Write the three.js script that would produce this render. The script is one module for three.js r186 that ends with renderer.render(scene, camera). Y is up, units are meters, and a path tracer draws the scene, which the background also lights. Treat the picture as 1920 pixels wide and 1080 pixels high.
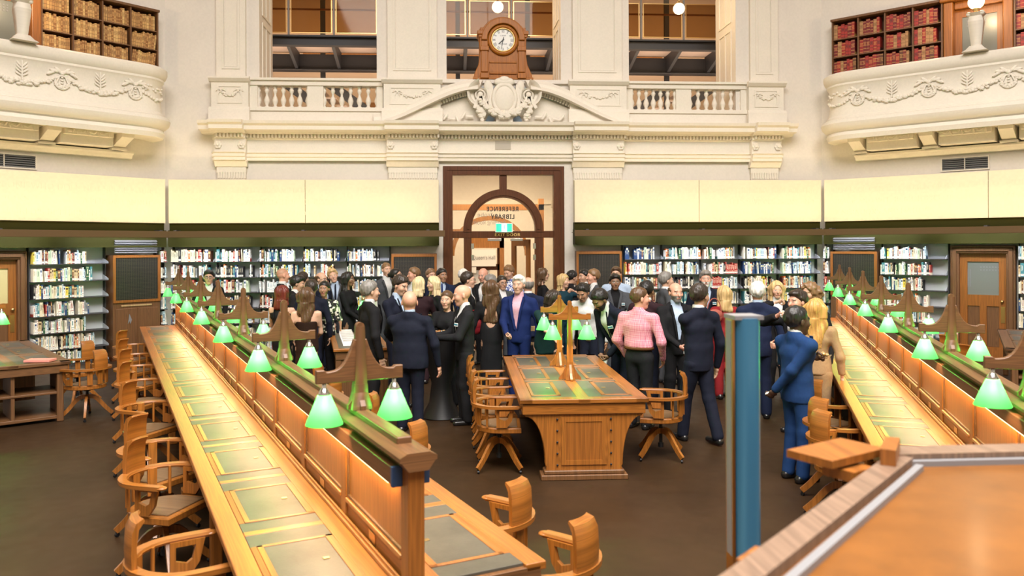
import * as THREE from 'three';
import { mergeGeometries, toCreasedNormals, mergeVertices } from 'three/addons/utils/BufferGeometryUtils.js';
import { RoundedBoxGeometry } from 'three/addons/geometries/RoundedBoxGeometry.js';
import { TextGeometry } from 'three/addons/geometries/TextGeometry.js';
import { FontLoader } from 'three/addons/loaders/FontLoader.js';
import { RectAreaLightUniformsLib } from 'three/addons/lights/RectAreaLightUniformsLib.js';

RectAreaLightUniformsLib.init();
const scene = new THREE.Scene();
scene.background = new THREE.Color(0x05070c);            // night beyond the building
const PI = Math.PI, R = 17.4, HS = R * Math.tan(PI / 8);
// ---------- camera (lens shift keeps the verticals upright) ----------
const camera = new THREE.PerspectiveCamera(2 * Math.atan(540 / 1478) * 180 / PI, 16 / 9, 0.1, 120);
camera.rotation.order = 'YXZ';
camera.position.set(-1.25, 2.25, -0.17);
camera.rotation.set(0, -0.0667, -0.0045);
camera.setViewOffset(1920, 1080, 25, 78.5, 1920, 1080);
camera.focus = 10; camera.userData.fStop = 2.6;
const renderer = new THREE.WebGLRenderer();
renderer.toneMapping = THREE.LinearToneMapping;
renderer.toneMappingExposure = 1.08;
renderer.shadowMap.enabled = true;
// ---------- light levels ----------
const WARM = 0xffd3a0, COOL = 0xf1f4ff, DOMEC = 0xfff8f2;
const LV = { dome: 14.5, panel: 27, shelf: 52, desk: 40, lamp: 1.45, gallery: 1.6, soffit: 7, lobby: 17, globe: 3 };
function rectLight(color, intensity, w, h, pos, look, parent = scene) {
  const l = new THREE.RectAreaLight(color, intensity, w, h); l.position.set(...pos); parent.add(l);
  l.up.set(0, 1, 0.001); l.rotation.set(...look); return l;
}
const DOWN = [-PI / 2, 0, 0], UPW = [PI / 2, 0, 0];

// ---------- small tools ----------
let seed = 7; const rnd = () => { seed = (seed * 1664525 + 1013904223) >>> 0; return seed / 4294967296; };
const rr = (a, b) => a + (b - a) * rnd();
const V = (x, y, z) => new THREE.Vector3(x, y, z);
function noise3(x, y, z) {
  const h = (i, j, k) => { let n = (i * 374761393 + j * 668265263 + k * 2147483647) | 0; n = Math.imul(n ^ (n >>> 13), 1274126177); return ((n ^ (n >>> 16)) >>> 0) / 4294967295; };
  const i = Math.floor(x), j = Math.floor(y), k = Math.floor(z), s = t => t * t * (3 - 2 * t), a = s(x - i), b = s(y - j), c = s(z - k);
  const L = (p, q, t) => p + (q - p) * t;
  return L(L(L(h(i, j, k), h(i + 1, j, k), a), L(h(i, j + 1, k), h(i + 1, j + 1, k), a), b), L(L(h(i, j, k + 1), h(i + 1, j, k + 1), a), L(h(i, j + 1, k + 1), h(i + 1, j + 1, k + 1), a), b), c);
}
function dataTex(n, fn, srgb = true) {
  const d = new Uint8Array(n * n * 4);
  for (let j = 0; j < n; j++) for (let i = 0; i < n; i++) { const c = fn(i / n, j / n, i, j); d.set([c[0], c[1], c[2], 255], (j * n + i) * 4); }
  const t = new THREE.DataTexture(d, n, n); t.wrapS = t.wrapT = THREE.RepeatWrapping; t.magFilter = THREE.LinearFilter; t.minFilter = THREE.LinearMipmapLinearFilter; t.generateMipmaps = true;
  if (srgb) t.colorSpace = THREE.SRGBColorSpace; t.needsUpdate = true; return t;
}
// tileable value noise
const tn = (u, v, fu, fv, s) => { const a = u * fu, b = v * fv, i = Math.floor(a), j = Math.floor(b), x = a - i, y = b - j, h = (p, q) => noise3(((p % fu) + fu) % fu + s * 31, ((q % fv) + fv) % fv + s * 17, s); const sx = x * x * (3 - 2 * x), sy = y * y * (3 - 2 * y); return (h(i, j) * (1 - sx) + h(i + 1, j) * sx) * (1 - sy) + (h(i, j + 1) * (1 - sx) + h(i + 1, j + 1) * sx) * sy; };
const grainTex = dataTex(512, (u, v) => {   // grain along v
  const w = tn(u, v, 6, 2, 1) * .5 + tn(u, v, 24, 3, 2) * .3, f = tn(u, v, 128, 6, 3), p = tn(u, v, 256, 12, 4);
  const ring = .5 + .5 * Math.sin((u * 14 + w * 5) * 6.283);
  const g = 255 * (0.72 + .12 * ring + .1 * f + .06 * p); return [g, g * .985, g * .96];
});
const stainTex = dataTex(512, (u, v) => { const a = tn(u, v, 5, 5, 5), b = tn(u, v, 21, 21, 6), c = tn(u, v, 90, 90, 7), g = 255 * (.72 + .16 * a + .08 * b + .04 * c); return [g, g, g]; });
const fineTex = dataTex(256, (u, v) => { const g = 255 * (.96 + .025 * tn(u, v, 64, 64, 8) + .015 * tn(u, v, 5, 5, 13)); return [g, g, g]; });
const floorRough = dataTex(512, (u, v) => { const g = 255 * (.4 + .08 * tn(u, v, 7, 7, 9) + .06 * tn(u, v, 40, 40, 10)); return [g, g, g]; }, false);
const bumpTex = dataTex(256, (u, v) => { const g = 255 * (.5 * tn(u, v, 16, 16, 11) + .5 * tn(u, v, 70, 70, 12)); return [g, g, g]; }, false);
const MATS = {};
const lin = (r, g, b) => new THREE.Color().setRGB(r, g, b);
function mat(key, color, rough = .7, o = {}) {
  const m = new THREE.MeshPhysicalMaterial({ color, roughness: rough, ...o }); m.name = key; MATS[key] = m; return m;
}
const rep = (t, x, y = x) => { const c = t.clone(); c.repeat.set(x, y); c.needsUpdate = true; return c; };
const g1 = rep(grainTex, 2.2, .8);
const M = {
  wall: mat('wall paint', lin(.74, .685, .615), .75, { map: rep(fineTex, .5) }),
  plaster: mat('cream plaster', lin(.78, .72, .62), .7, { map: rep(fineTex, .7) }),
  bluew: mat('blue ground paint', lin(.28, .38, .5), .8),
  panel: mat('quote panel cream', lin(.74, .67, .5), .65, { map: rep(fineTex, .4) }),
  floor: mat('brown lino', lin(.046, .0235, .0095), 1.0, { specularIntensity: .5, map: rep(stainTex, .22), roughnessMap: rep(floorRough, .3) }),
  honey: mat('honey oak', lin(.41, .15, .026), .34, { map: g1, clearcoat: .25, clearcoatRoughness: .25 }),
  oak: mat('amber oak', lin(.36, .128, .022), .4, { map: g1 }),
  brown: mat('brown oak', lin(.2, .093, .036), .45, { map: g1 }),
  walnut: mat('dark varnished wood', lin(.13, .042, .014), .36, { map: g1, specularIntensity: .6 }),
  clock: mat('orange clock wood', lin(.46, .16, .018), .4, { map: g1, specularIntensity: .5 }),
  blond: mat('blond wood', lin(.62, .42, .2), .5, { map: g1 }),
  leather: mat('green black leather', lin(.1, .092, .07), .42, { map: rep(stainTex, 1.2), bumpMap: rep(bumpTex, 6), bumpScale: .0004 }),
  seat: mat('worn seat wood', lin(.2, .12, .06), .4, { map: g1 }),
  brass: mat('brass', lin(.62, .43, .18), .3, { metalness: 1 }),
  chrome: mat('nickel fitting', lin(.7, .68, .66), .2, { metalness: 1 }),
  iron: mat('black iron', lin(.03, .03, .033), .45, { metalness: .6 }),
  steel: mat('dark painted steel', lin(.035, .037, .045), .5),
  steelgrey: mat('grey painted steel', lin(.2, .2, .21), .45),
  bluepaint: mat('blue paint', lin(.02, .05, .12), .4),
  bronze: mat('olive bronze fascia', lin(.035, .033, .006), .6, { specularIntensity: .15 }),
  ledge: mat('brown metal ledge', lin(.14, .085, .042), .6, { specularIntensity: .2 }),
  back: mat('grey shelf back', lin(.56, .59, .64), .7),
  shelf: mat('dark shelf metal', lin(.045, .042, .042), .5),
  glass: mat('clear glass', lin(.96, .97, .96), .03, { transmission: 1, thickness: 0, ior: 1.45 }),
  bronzeglass: mat('tinted glass', lin(.62, .5, .34), .05, { specularIntensity: .3, transmission: 1, thickness: 0, ior: 1.45 }),
  frost: mat('etched glass', lin(.16, .17, .155), .3),
  green: mat('green lamp glass', lin(.2, .82, .27), .5, { transmission: .8, thickness: 0, side: THREE.DoubleSide }),
  bulb: mat('lamp bulb', 0xffffff, .5, { emissive: 0xfff2d8, emissiveIntensity: 14 }),
  strip: mat('warm tube', 0xffffff, .5, { emissive: WARM, emissiveIntensity: 5 }),
  stripcool: mat('cool tube', 0xffffff, .5, { emissive: COOL, emissiveIntensity: 4 }),
  globe: mat('globe lamp', 0xffffff, .4, { emissive: 0xffe2ac, emissiveIntensity: 3 }),
  white: mat('white card', lin(.8, .8, .78), .6),
  black: mat('black paint', lin(.012, .012, .013), .5),
  gold: mat('gold leaf', lin(.75, .52, .2), .35, { metalness: .8 }),
  grey: mat('grey print', lin(.25, .25, .25), .6),
  orange: mat('timber lining', lin(.45, .2, .06), .45, { map: g1 }),
  rose: mat('pale rose plaster', lin(.66, .52, .45), .75),
  exit: mat('exit sign face', lin(.02, .5, .25), .5, { emissive: lin(.02, .55, .3), emissiveIntensity: .9 }),
  exitw: mat('exit sign light figure', 0xffffff, .5, { emissive: 0xffffff, emissiveIntensity: .9 }),
};
// geometry helpers -------------------------------------------------
function fin(g, ax = 1) {
  if (g.index) g = g.toNonIndexed();
  for (const k of Object.keys(g.attributes)) if (!['position', 'normal', 'color'].includes(k)) g.deleteAttribute(k);
  if (!g.attributes.normal) g.computeVertexNormals();
  const p = g.attributes.position, n = g.attributes.normal, uv = new Float32Array(p.count * 2), P = [0, 0, 0];
  for (let i = 0; i < p.count; i++) {
    const N = [Math.abs(n.getX(i)), Math.abs(n.getY(i)), Math.abs(n.getZ(i))]; P[0] = p.getX(i); P[1] = p.getY(i); P[2] = p.getZ(i);
    const d = N[0] >= N[1] && N[0] >= N[2] ? 0 : N[1] >= N[2] ? 1 : 2;
    let al = ax, ac = 3 - ax - d; if (d === ax) { al = (ax + 1) % 3; ac = (ax + 2) % 3; }
    uv[2 * i] = P[ac]; uv[2 * i + 1] = P[al];
  }
  g.setAttribute('uv', new THREE.BufferAttribute(uv, 2)); g.groups = []; return g;
}
function put(g, x = 0, y = 0, z = 0, rx = 0, ry = 0, rz = 0, s = 1) {
  const m = new THREE.Matrix4().makeRotationFromEuler(new THREE.Euler(rx, ry, rz)); if (s !== 1) m.scale(typeof s === 'number' ? V(s, s, s) : V(...s)); m.setPosition(x, y, z); g.applyMatrix4(m); return g;
}
// box by centre; B: box by limits; rb: bevelled box by limits
const box = (w, h, d, x, y, z, rx = 0, ry = 0, rz = 0) => put(new THREE.BoxGeometry(w, h, d), x, y, z, rx, ry, rz);
const B = (x0, x1, y0, y1, z0, z1) => box(Math.abs(x1 - x0), Math.abs(y1 - y0), Math.abs(z1 - z0), (x0 + x1) / 2, (y0 + y1) / 2, (z0 + z1) / 2);
const rb = (x0, x1, y0, y1, z0, z1, r = .006) => put(new RoundedBoxGeometry(Math.abs(x1 - x0), Math.abs(y1 - y0), Math.abs(z1 - z0), 1, Math.min(r, Math.abs(x1 - x0) / 2.1, Math.abs(y1 - y0) / 2.1, Math.abs(z1 - z0) / 2.1)), (x0 + x1) / 2, (y0 + y1) / 2, (z0 + z1) / 2);
const cyl = (r0, r1, h, x, y, z, n = 12, rx = 0, ry = 0, rz = 0) => put(new THREE.CylinderGeometry(r1, r0, h, n), x, y, z, rx, ry, rz);
const ball = (r, x, y, z, sx = 1, sy = 1, sz = 1, d = 1) => put(new THREE.IcosahedronGeometry(r, d), x, y, z, 0, 0, 0, [sx, sy, sz]);
const lathe = (pts, n = 16, x = 0, y = 0, z = 0) => put(new THREE.LatheGeometry(pts.map(p => new THREE.Vector2(p[0], p[1])), n), x, y, z);
function shape(pts, holes = []) { const s = new THREE.Shape(pts.map(p => new THREE.Vector2(p[0], p[1]))); for (const h of holes) s.holes.push(new THREE.Path(h.map(p => new THREE.Vector2(p[0], p[1])))); return s; }
const extr = (pts, d, holes = [], bev = 0) => { const g = new THREE.ExtrudeGeometry(shape(pts, holes), { depth: d, bevelEnabled: bev > 0, bevelSize: bev, bevelThickness: bev, bevelSegments: 1, curveSegments: 8 }); return g; };
// profile [[z,y]...] run along x from x0 to x1
const mould = (prof, x0, x1) => { const g = extr(prof.map(p => [p[0], p[1]]), x1 - x0); g.rotateY(PI / 2); /* x->-z, z->x */ g.scale(1, 1, -1); const i = g.index; flip(g); return put(g, x0, 0, 0); };
function flip(g) { if (g.index) { const a = g.index.array; for (let i = 0; i < a.length; i += 3) { const t = a[i]; a[i] = a[i + 1]; a[i + 1] = t; } } else for (const k in g.attributes) { const a = g.attributes[k], n = a.itemSize, A = a.array; for (let i = 0; i < a.count; i += 3) for (let c = 0; c < n; c++) { const t = A[i * n + c]; A[i * n + c] = A[(i + 1) * n + c]; A[(i + 1) * n + c] = t; } } g.computeVertexNormals(); return g; }
// sweep a closed profile [[a,b]] along points; a runs along T x U, b along U
function sweep(pts, prof, U, crease = .7, scaleAt = null) {
  const n = prof.length, pos = [], idx = [], m = pts.length;
  pts.forEach((p, i) => {
    const t = V().subVectors(pts[Math.min(i + 1, m - 1)], pts[Math.max(i - 1, 0)]).normalize(), s = V().crossVectors(t, U).normalize(), u = V().crossVectors(s, t), k = scaleAt ? scaleAt(i / (m - 1)) : 1;
    for (const [a, b] of prof) pos.push(p.x + s.x * a * k + u.x * b * k, p.y + s.y * a * k + u.y * b * k, p.z + s.z * a * k + u.z * b * k);
  });
  for (let i = 0; i < m - 1; i++) for (let j = 0; j < n; j++) { const a = i * n + j, b = i * n + (j + 1) % n, c = a + n, d = b + n; idx.push(a, c, b, b, c, d); }
  const tri = THREE.ShapeUtils.triangulateShape(prof.map(p => new THREE.Vector2(p[0], p[1])), []);
  const ccw = THREE.ShapeUtils.isClockWise(prof.map(p => new THREE.Vector2(p[0], p[1])));
  for (const [a, b, c] of tri) { idx.push(a, c, b); const o = (m - 1) * n; idx.push(o + a, o + b, o + c); }
  let g = new THREE.BufferGeometry(); g.setAttribute('position', new THREE.Float32BufferAttribute(pos, 3)); g.setIndex(idx); if (!ccw) flip(g); g.computeVertexNormals();
  return toCreasedNormals(g, crease);
}
const rect = (w, h) => [[-w / 2, -h / 2], [w / 2, -h / 2], [w / 2, h / 2], [-w / 2, h / 2]];
const oct = (r, k = 8) => Array.from({ length: k }, (_, i) => [r * Math.cos(i * 2 * PI / k), r * Math.sin(i * 2 * PI / k)]);
// naming ------------------------------------------------------------
const taken = {};
function numbered(n) { const k = taken[n] = (taken[n] ?? -1) + 1; return k ? n + '_' + String(k).padStart(3, '0') : n; }
function obj(name, geos, m, parent = scene, ax = 1) {
  const list = (Array.isArray(geos) ? geos : [geos]).map(g => fin(g, ax));
  const o = new THREE.Mesh(list.length > 1 ? mergeGeometries(list) : list[0], m); o.castShadow = o.receiveShadow = true;
  o.name = parent === scene ? numbered(name) : name; parent.add(o); return o;
}
function tag(o, label, category, group) { o.userData = { label, category }; if (group) o.userData.group = group; return o; }
function thing(name, label, category, pos = [0, 0, 0], turn = 0, group) {
  const o = new THREE.Group(); o.name = numbered(name); scene.add(o); o.position.set(...pos); o.rotation.y = turn; return tag(o, label, category, group);
}
function setting(name, pos = [0, 0, 0], turn = 0) { const o = new THREE.Group(); o.name = name; o.userData.kind = 'structure'; o.position.set(...pos); o.rotation.y = turn; scene.add(o); return o; }
function dup(src, label, pos, turn = 0, group) { const r = src.clone(); r.name = numbered(src.name.replace(/_\d\d\d$/, '')); scene.add(r); r.position.set(...pos); r.rotation.y = turn; tag(r, label, src.userData.category, group ?? src.userData.group); return r; }
const ORD = ['first', 'second', 'third', 'fourth', 'fifth', 'sixth', 'seventh', 'eighth', 'ninth', 'tenth', 'eleventh', 'twelfth', 'thirteenth', 'fourteenth', 'fifteenth', 'sixteenth', 'seventeenth', 'eighteenth', 'nineteenth'];
const ordinal = i => i < 19 ? ORD[i] : i === 19 ? 'twentieth' : i < 29 ? 'twenty-' + ORD[i - 20] : i === 29 ? 'thirtieth' : i < 39 ? 'thirty-' + ORD[i - 30] : i === 39 ? 'fortieth' : i < 49 ? 'forty-' + ORD[i - 40] : i === 49 ? 'fiftieth' : 'fifty-' + ORD[i - 50];
// wall frames: local x to the viewer's right, y up, z into the room
const FR = { front: [[0, 0, -R], 0], left: [[-HS, 0, -R], PI / 4], right: [[HS, 0, -R], -PI / 4] };
function inFrame(side, x, y, z) { const [p, t] = FR[side]; return [p[0] + x * Math.cos(t) + z * Math.sin(t), y, p[2] - x * Math.sin(t) + z * Math.cos(t)]; }
const at = (name, label, cat, side, x, y, z, group) => thing(name, label, cat, inFrame(side, x, y, z), FR[side][1], group);
const fonts = { sans: await new FontLoader().loadAsync('fonts/droid/droid_sans_regular.typeface.json'), bold: await new FontLoader().loadAsync('fonts/droid/droid_sans_bold.typeface.json'), serif: await new FontLoader().loadAsync('fonts/droid/droid_serif_regular.typeface.json') };
function text(str, size, depth, x, y, z, o = {}) {
  const g = new TextGeometry(str, { font: fonts[o.font ?? 'sans'], size, depth, curveSegments: 2, bevelEnabled: false }); g.computeBoundingBox(); const b = g.boundingBox, w = b.max.x - b.min.x;
  if (o.width) g.scale(o.width / w, 1, 1);
  const ww = o.width ?? w; if (o.center) g.translate(-ww / 2, 0, 0); if (o.right) g.translate(-ww, 0, 0);
  if (o.mirror) { g.scale(-1, 1, 1); flip(g); }
  return put(g, x, y, z);
}
// ====================== THE SHELL ======================
{
  const f = setting('floor'); const pts = []; for (let i = 0; i < 8; i++) { const a = PI / 8 + i * PI / 4, r = (R + 1.6) / Math.cos(PI / 8); pts.push([r * Math.sin(a), r * Math.cos(a)]); }
  obj('floor_lino', put(extr(pts, .3), 0, 0, 0, PI / 2), M.floor, f);
  const c = setting('ceiling'); obj('ceiling_plaster', put(extr(pts, .3), 0, 13.6, 0, PI / 2), M.wall, c);
  // large laylight in the crown of the dome: a glowing panel and the light just under it
  const p = at('dome_laylight', 'large luminous laylight panel high in the dome above the room', 'ceiling light', 'front', 0, 13.15, R);
  obj('laylight_frame', [B(-6.3, 6.3, 0, .15, -6.3, -6), B(-6.3, 6.3, 0, .15, 6, 6.3), B(-6.3, -6, 0, .15, -6, 6), B(6, 6.3, 0, .15, -6, 6)], M.plaster, p);
  obj('diffuser', B(-6, 6, .06, .12, -6, 6), mat('laylight glass', 0xffffff, .6, { emissive: DOMEC, emissiveIntensity: .8 }), p);
  rectLight(DOMEC, LV.dome, 12, 12, [0, 13.1, 0], DOWN);
  // the five walls behind the camera
  ['wall_east', 'wall_southeast', 'wall_south', 'wall_southwest', 'wall_west'].forEach((n, i) => {
    const w = setting(n, [0, 0, 0], -PI / 2 - i * PI / 4); obj('wall_face', B(-HS - .5, HS + .5, 0, 13.4, -R - .5, -R), M.wall, w);
    obj('dado', B(-HS + .3, HS - .3, 0, 2.3, -R, -R + .4), M.brown, w);
  });
}
// relief ornaments as little plaster leaves and fruits
function swag(x0, y0, x1, y1, sag, n, r, z, gs = []) {
  for (let i = 0; i <= n; i++) { const t = i / n, x = x0 + (x1 - x0) * t, y = y0 + (y1 - y0) * t - sag * 4 * t * (1 - t), k = r * (.75 + .5 * Math.sin(t * PI)); for (let j = 0; j < 2; j++) gs.push(ball(k * rr(.65, .9), x + rr(-.5, .5) * r, y + rr(-.6, .6) * k, z + rr(0, .25) * r, 1.2, rr(.7, 1.1), .9, 0)); }
  return gs;
}
function bow(x, y, z, s, gs = []) { for (const q of [-1, 1]) { for (let k = 0; k < 3; k++) gs.push(put(ball(.05 * s, 0, 0, 0, 1.5, .5, .4, 0), x + q * (.05 + .045 * k) * s, y + (.03 - .02 * k * k * .5) * s, z, 0, 0, q * (.7 - k * .6))); gs.push(box(.018 * s, .16 * s, .015, x + q * .06 * s, y - .1 * s, z, 0, 0, q * .4)); } gs.push(ball(.035 * s, x, y, z, 1, 1, .6, 0)); return gs; }
function frame2(x0, x1, y0, y1, z, t = .03, d = .02) { return [B(x0, x1, y0, y0 + t, z, z + d), B(x0, x1, y1 - t, y1, z, z + d), B(x0, x0 + t, y0 + t, y1 - t, z, z + d), B(x1 - t, x1, y0 + t, y1 - t, z, z + d)]; }
const PIL = [[-6.11, -5.5], [-2.49, -1.43], [1.54, 2.63], [5.53, 6.16]];
const WIN = [[-5.23, -2.73], [-1.22, 1.29], [2.81, 5.23]];
{
  const w = setting('wall_front', FR.front[0], 0);
  obj('wall_face', [B(-8.4, -1.24, 0, 5, -1.3, 0), B(1.29, 8.4, 0, 5, -1.3, 0), B(-1.24, 1.29, 3.95, 5, -1.3, 0)], M.wall, w);
  for (const [a, b] of [[-8.4, -5.23], [-2.73, -1.22], [1.29, 2.81], [5.23, 8.4]]) obj('pier', B(a, b, 5, 9.6, -1.3, 0), M.wall, w);
  obj('upper_wall', B(-8.4, 8.4, 9.6, 13.4, -1.3, 0), M.wall, w);
  // reveals carry sunk panels
  for (const [x, s] of [[-5.23, 1], [1.29, -1], [5.23, -1]]) for (const y0 of [5.95, 7.3]) obj('reveal_panel', [B(x, x + s * .02, y0, y0 + 1.2, -1.05, -1.0), B(x, x + s * .02, y0, y0 + 1.2, -.3, -.25), B(x, x + s * .02, y0, y0 + .05, -1, -.3), B(x, x + s * .02, y0 + 1.15, y0 + 1.2, -1, -.3), B(x, x + s * .02, y0 + .05, y0 + 1.15, -.66, -.61)], M.plaster, w);
  // pilaster shafts with raised panel frames above, capitals below
  for (const [a, b] of PIL) {
    obj('pilaster', [B(a, b, 5.88, 9.6, 0, .1), ...frame2(a + .12, b - .12, 6.05, 9.2, .1, .045, .018), ...frame2(a + .17, b - .17, 6.1, 9.15, .1, .015, .01)], M.plaster, w);
    const ped = obj('pedestal', [B(a - .08, b + .08, 4.9, 5.86, 0, .2), mould([[.2, 5.74], [.2, 5.86], [.3, 5.86], [.3, 5.82], [.24, 5.76]], a - .12, b + .12), mould([[.2, 4.9], [.28, 4.9], [.28, 5.16], [.24, 5.22], [.2, 5.22]], a - .12, b + .12), ...frame2(a + .05, b - .05, 5.3, 5.68, .2, .03, .015)], M.plaster, w);
    const m = (a + b) / 2, h = (b - a) * .3, gs = swag(m - h, 5.56, m + h, 5.56, .09, 9, .03, .21); bow(m - h, 5.58, .215, .55, gs); bow(m + h, 5.58, .215, .55, gs); obj('swag_relief', gs, M.plaster, ped);
    const cap = obj('capital', [mould([[0, 3.97], [.12, 3.97], [.2, 4.08], [.2, 4.1], [0, 4.1]], a - .03, b + .03), B(a, b, 3.84, 3.97, 0, .1)], M.plaster, w);
    const fl = []; for (let x = a + .03; x < b - .03; x += .055) fl.push(B(x, x + .03, 3.72, 3.86, .08, .115)); obj('fluting', [B(a + .01, b - .01, 2.4, 3.85, 0, .09), ...fl], M.plaster, cap);
  }
  // entablature; over each pilaster it breaks forward
  const seg = (a, b, o, e = 0) => [
    mould([[0, 4.1], [o + .1, 4.1], [o + .1, 4.16], [o + .13, 4.18], [o + .13, 4.24], [o + .17, 4.26], [0, 4.26]], a, b),
    mould([[0, 4.26], [o + .06, 4.26], [o + .06, 4.54], [o + .1, 4.58], [0, 4.58]], a, b),
    mould([[0, 4.66], [o + .2, 4.66], [o + .24, 4.7], [o + .42, 4.72], [o + .42, 4.8], [o + .48, 4.84], [o + .5, 4.9], [0, 4.93]], a - e, b + e),
    mould([[0, 4.57], [o + .1, 4.57], [o + .1, 4.67], [0, 4.67]], a, b)];
  const runs = [[-6.2, 6.25, 0]]; for (const [a, b] of PIL) runs.push([a - .02, b + .02, .14]);
  obj('entablature', runs.flatMap(([a, b, o]) => seg(a, b, o, o ? .02 : .2)), M.plaster, w);
  const dn = []; for (let x = -6.15; x < 6.2; x += .075) { const f = PIL.some(([a, b]) => x > a - .02 && x < b + .02) ? .14 : 0; dn.push(B(x, x + .042, 4.585, 4.655, .09 + f, .17 + f)); } const dm = obj('dentil_band', dn, M.plaster, w); dm.userData.kind = 'stuff';
  for (const [a, b] of PIL) for (const x of [a + .06, b - .06]) { const gs = []; for (let k = 0; k < 6; k++) gs.push(ball(.045, x + .045 * Math.cos(k * 1.05), 4.42 + .05 * Math.sin(k * 1.05), .22, 1, 1, .6, 0)); gs.push(ball(.035, x, 4.42, .25, 1, 1, .7, 0)); obj('rosette', gs, M.plaster, w); }
  obj('speaker_grille', B(-.17, .17, 4.36, 4.55, .05, .075), mat('grille paint', lin(.5, .45, .38), .7, { bumpMap: rep(bumpTex, 20), bumpScale: .002 }), w);
  // balcony parapet with balusters between the pedestals
  const bal = lathe([[.0, 0], [.05, 0], [.05, .03], [.03, .05], [.055, .12], [.062, .16], [.045, .22], [.022, .27], [.03, .285], [.022, .3], [.045, .35], [.05, .38], [.03, .42], [.05, .44], [.05, .47], [0, .47]], 10); const balG = fin(bal);
  for (const [a, b] of [[-5.42, -2.6], [2.72, 5.45]]) {
    obj('parapet_base', [B(a, b, 4.9, 5.25, -.18, .06), mould([[.06, 5.17], [.1, 5.17], [.1, 5.25], [.06, 5.25]], a, b)], M.plaster, w);
    obj('parapet_rail', [B(a, b, 5.72, 5.82, -.2, .08), B(a - .02, b + .02, 5.82, 5.87, -.24, .13)], M.plaster, w);
    const m = (a + b) / 2 + (a < 0 ? -.03 : -.06), bl = .17; obj('parapet_block', [B(m - bl, m + bl, 5.25, 5.72, -.16, .05), B(a, a + .16, 5.25, 5.72, -.16, .05), B(b - .13, b, 5.25, 5.72, -.16, .05)], M.plaster, w);
    for (const [p, q] of [[a + .16, m - bl], [m + bl, b - .13]]) for (let k = 0; k < 7; k++) { const o = new THREE.Mesh(balG, M.plaster); o.name = 'baluster'; o.position.set(p + (q - p) * k / 6, 5.25, -.05); o.castShadow = o.receiveShadow = true; w.add(o); }
  }
  obj('parapet_solid', [B(-1.5, 1.6, 4.9, 5.8, -.25, .02), B(-1.5, 1.6, 5.8, 5.88, -.3, .1)], M.wall, w);
  obj('parapet_ground', B(-1.0, 1.05, 4.95, 5.74, .02, .04), mat('pale blue ground', lin(.58, .62, .66), .8), w);
  // segmental broken pediment with scrolls and cartouche
  const ped = new THREE.Group(); ped.name = 'scroll_pediment'; w.add(ped);
  for (const s of [-1, 1]) {
    const path = []; for (let i = 0; i <= 22; i++) { const t = i / 22, x = 2.8 - 2.22 * t, e = t * t * (3 - 2 * t); path.push(V(.02 + s * x, 4.97 + .76 * Math.pow(e, .9), .06)); }
    const c = V(.02 + s * .52, 5.51, .06); for (let i = 1; i <= 30; i++) { const a = PI / 2 - .55 + i * .33, r = .225 * (1 - i / 36); path.push(V(c.x - s * Math.cos(a) * r * -1 * -1, c.y + Math.sin(a) * r, .06 + i * .004)); }
    const pr = s < 0 ? [[-.13, -.06], [-.13, .1], [-.05, .18], [.02, .2], [.07, .3], [.12, .34], [.12, -.06]] : [[.13, -.06], [.13, .1], [.05, .18], [-.02, .2], [-.07, .3], [-.12, .34], [-.12, -.06]];
    const k = i => i < .43 ? 1 : Math.max(.12, 1 - (i - .43) * 1.5);
    obj('scroll', sweep(path, pr, V(0, 0, 1), .5, k), M.plaster, ped);
    const dl = []; for (let i = 3; i < 20; i += .62) { const j = Math.floor(i), f = i - j, p = path[j].clone().lerp(path[j + 1], f), q = path[j + 1].clone().sub(path[j]).normalize(), nx = -q.y * -s * s, ny = q.x; const n = s < 0 ? V(q.y, -q.x, 0) : V(-q.y, q.x, 0); dl.push(box(.04, .07, .08, p.x + n.x * .16, p.y + n.y * .16, .14, 0, 0, Math.atan2(q.y, q.x))); }
    const dd = obj('dentil_row', dl, M.plaster, ped); dd.userData.kind = 'stuff';
    obj('scroll_eye', [ball(.06, c.x, c.y, .33, 1, 1, .5), put(new THREE.TorusGeometry(.1, .022, 6, 18), c.x, c.y, .28)], M.plaster, ped);
    const gs = swag(.02 + s * .56, 5.25, .02 + s * .47, 4.98, -.02, 8, .07, .34); for (let k = 0; k < 5; k++) gs.push(put(ball(.06, 0, 0, 0, 1.8, .6, .4, 0), .02 + s * (.75 + k * .13), 5.06 - k * .012 + .04 * Math.sin(k * 2), .16, 0, 0, k)); for (const q of [-.4, .1, .5]) gs.push(box(.07, .3, .03, c.x + q * .18, c.y - .16, .33, 0, 0, q)); obj('ribbon_drop', gs, M.plaster, ped);
    obj('blue_field', box(.16, .14, .01, .02 + s * .3, 5.0, .1, 0, 0, s * .5), M.bluew, ped);
  }
  obj('pediment_field', extr([[-2.3, 4.93], [2.34, 4.93], [1.5, 5.25], [.85, 5.5], [-.81, 5.5], [-1.46, 5.25]], .06), M.plaster, ped);
  const cart = [put(ball(.22, .02, 5.42, .3, 1, 1.32, .35, 2))]; obj('cartouche', cart, M.plaster, ped);
  const ring = new THREE.TorusGeometry(.24, .045, 8, 28); ring.scale(1, 1.3, 1); obj('cartouche_ring', [put(ring, .02, 5.42, .3), ball(.2, .02, 5.79, .25, 1.15, .55, .5, 2), ball(.09, .02, 5.84, .31, 1.3, .8, .5), B(-.16, .2, 4.93, 5.1, .08, .3), box(.14, .55, .2, -.27, 5.45, .2, 0, 0, .12), box(.14, .55, .2, .31, 5.45, .2, 0, 0, -.12), ball(.12, -.33, 5.7, .24, .8, 1.2, .6), ball(.12, .37, 5.7, .24, .8, 1.2, .6)], M.plaster, ped);
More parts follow.
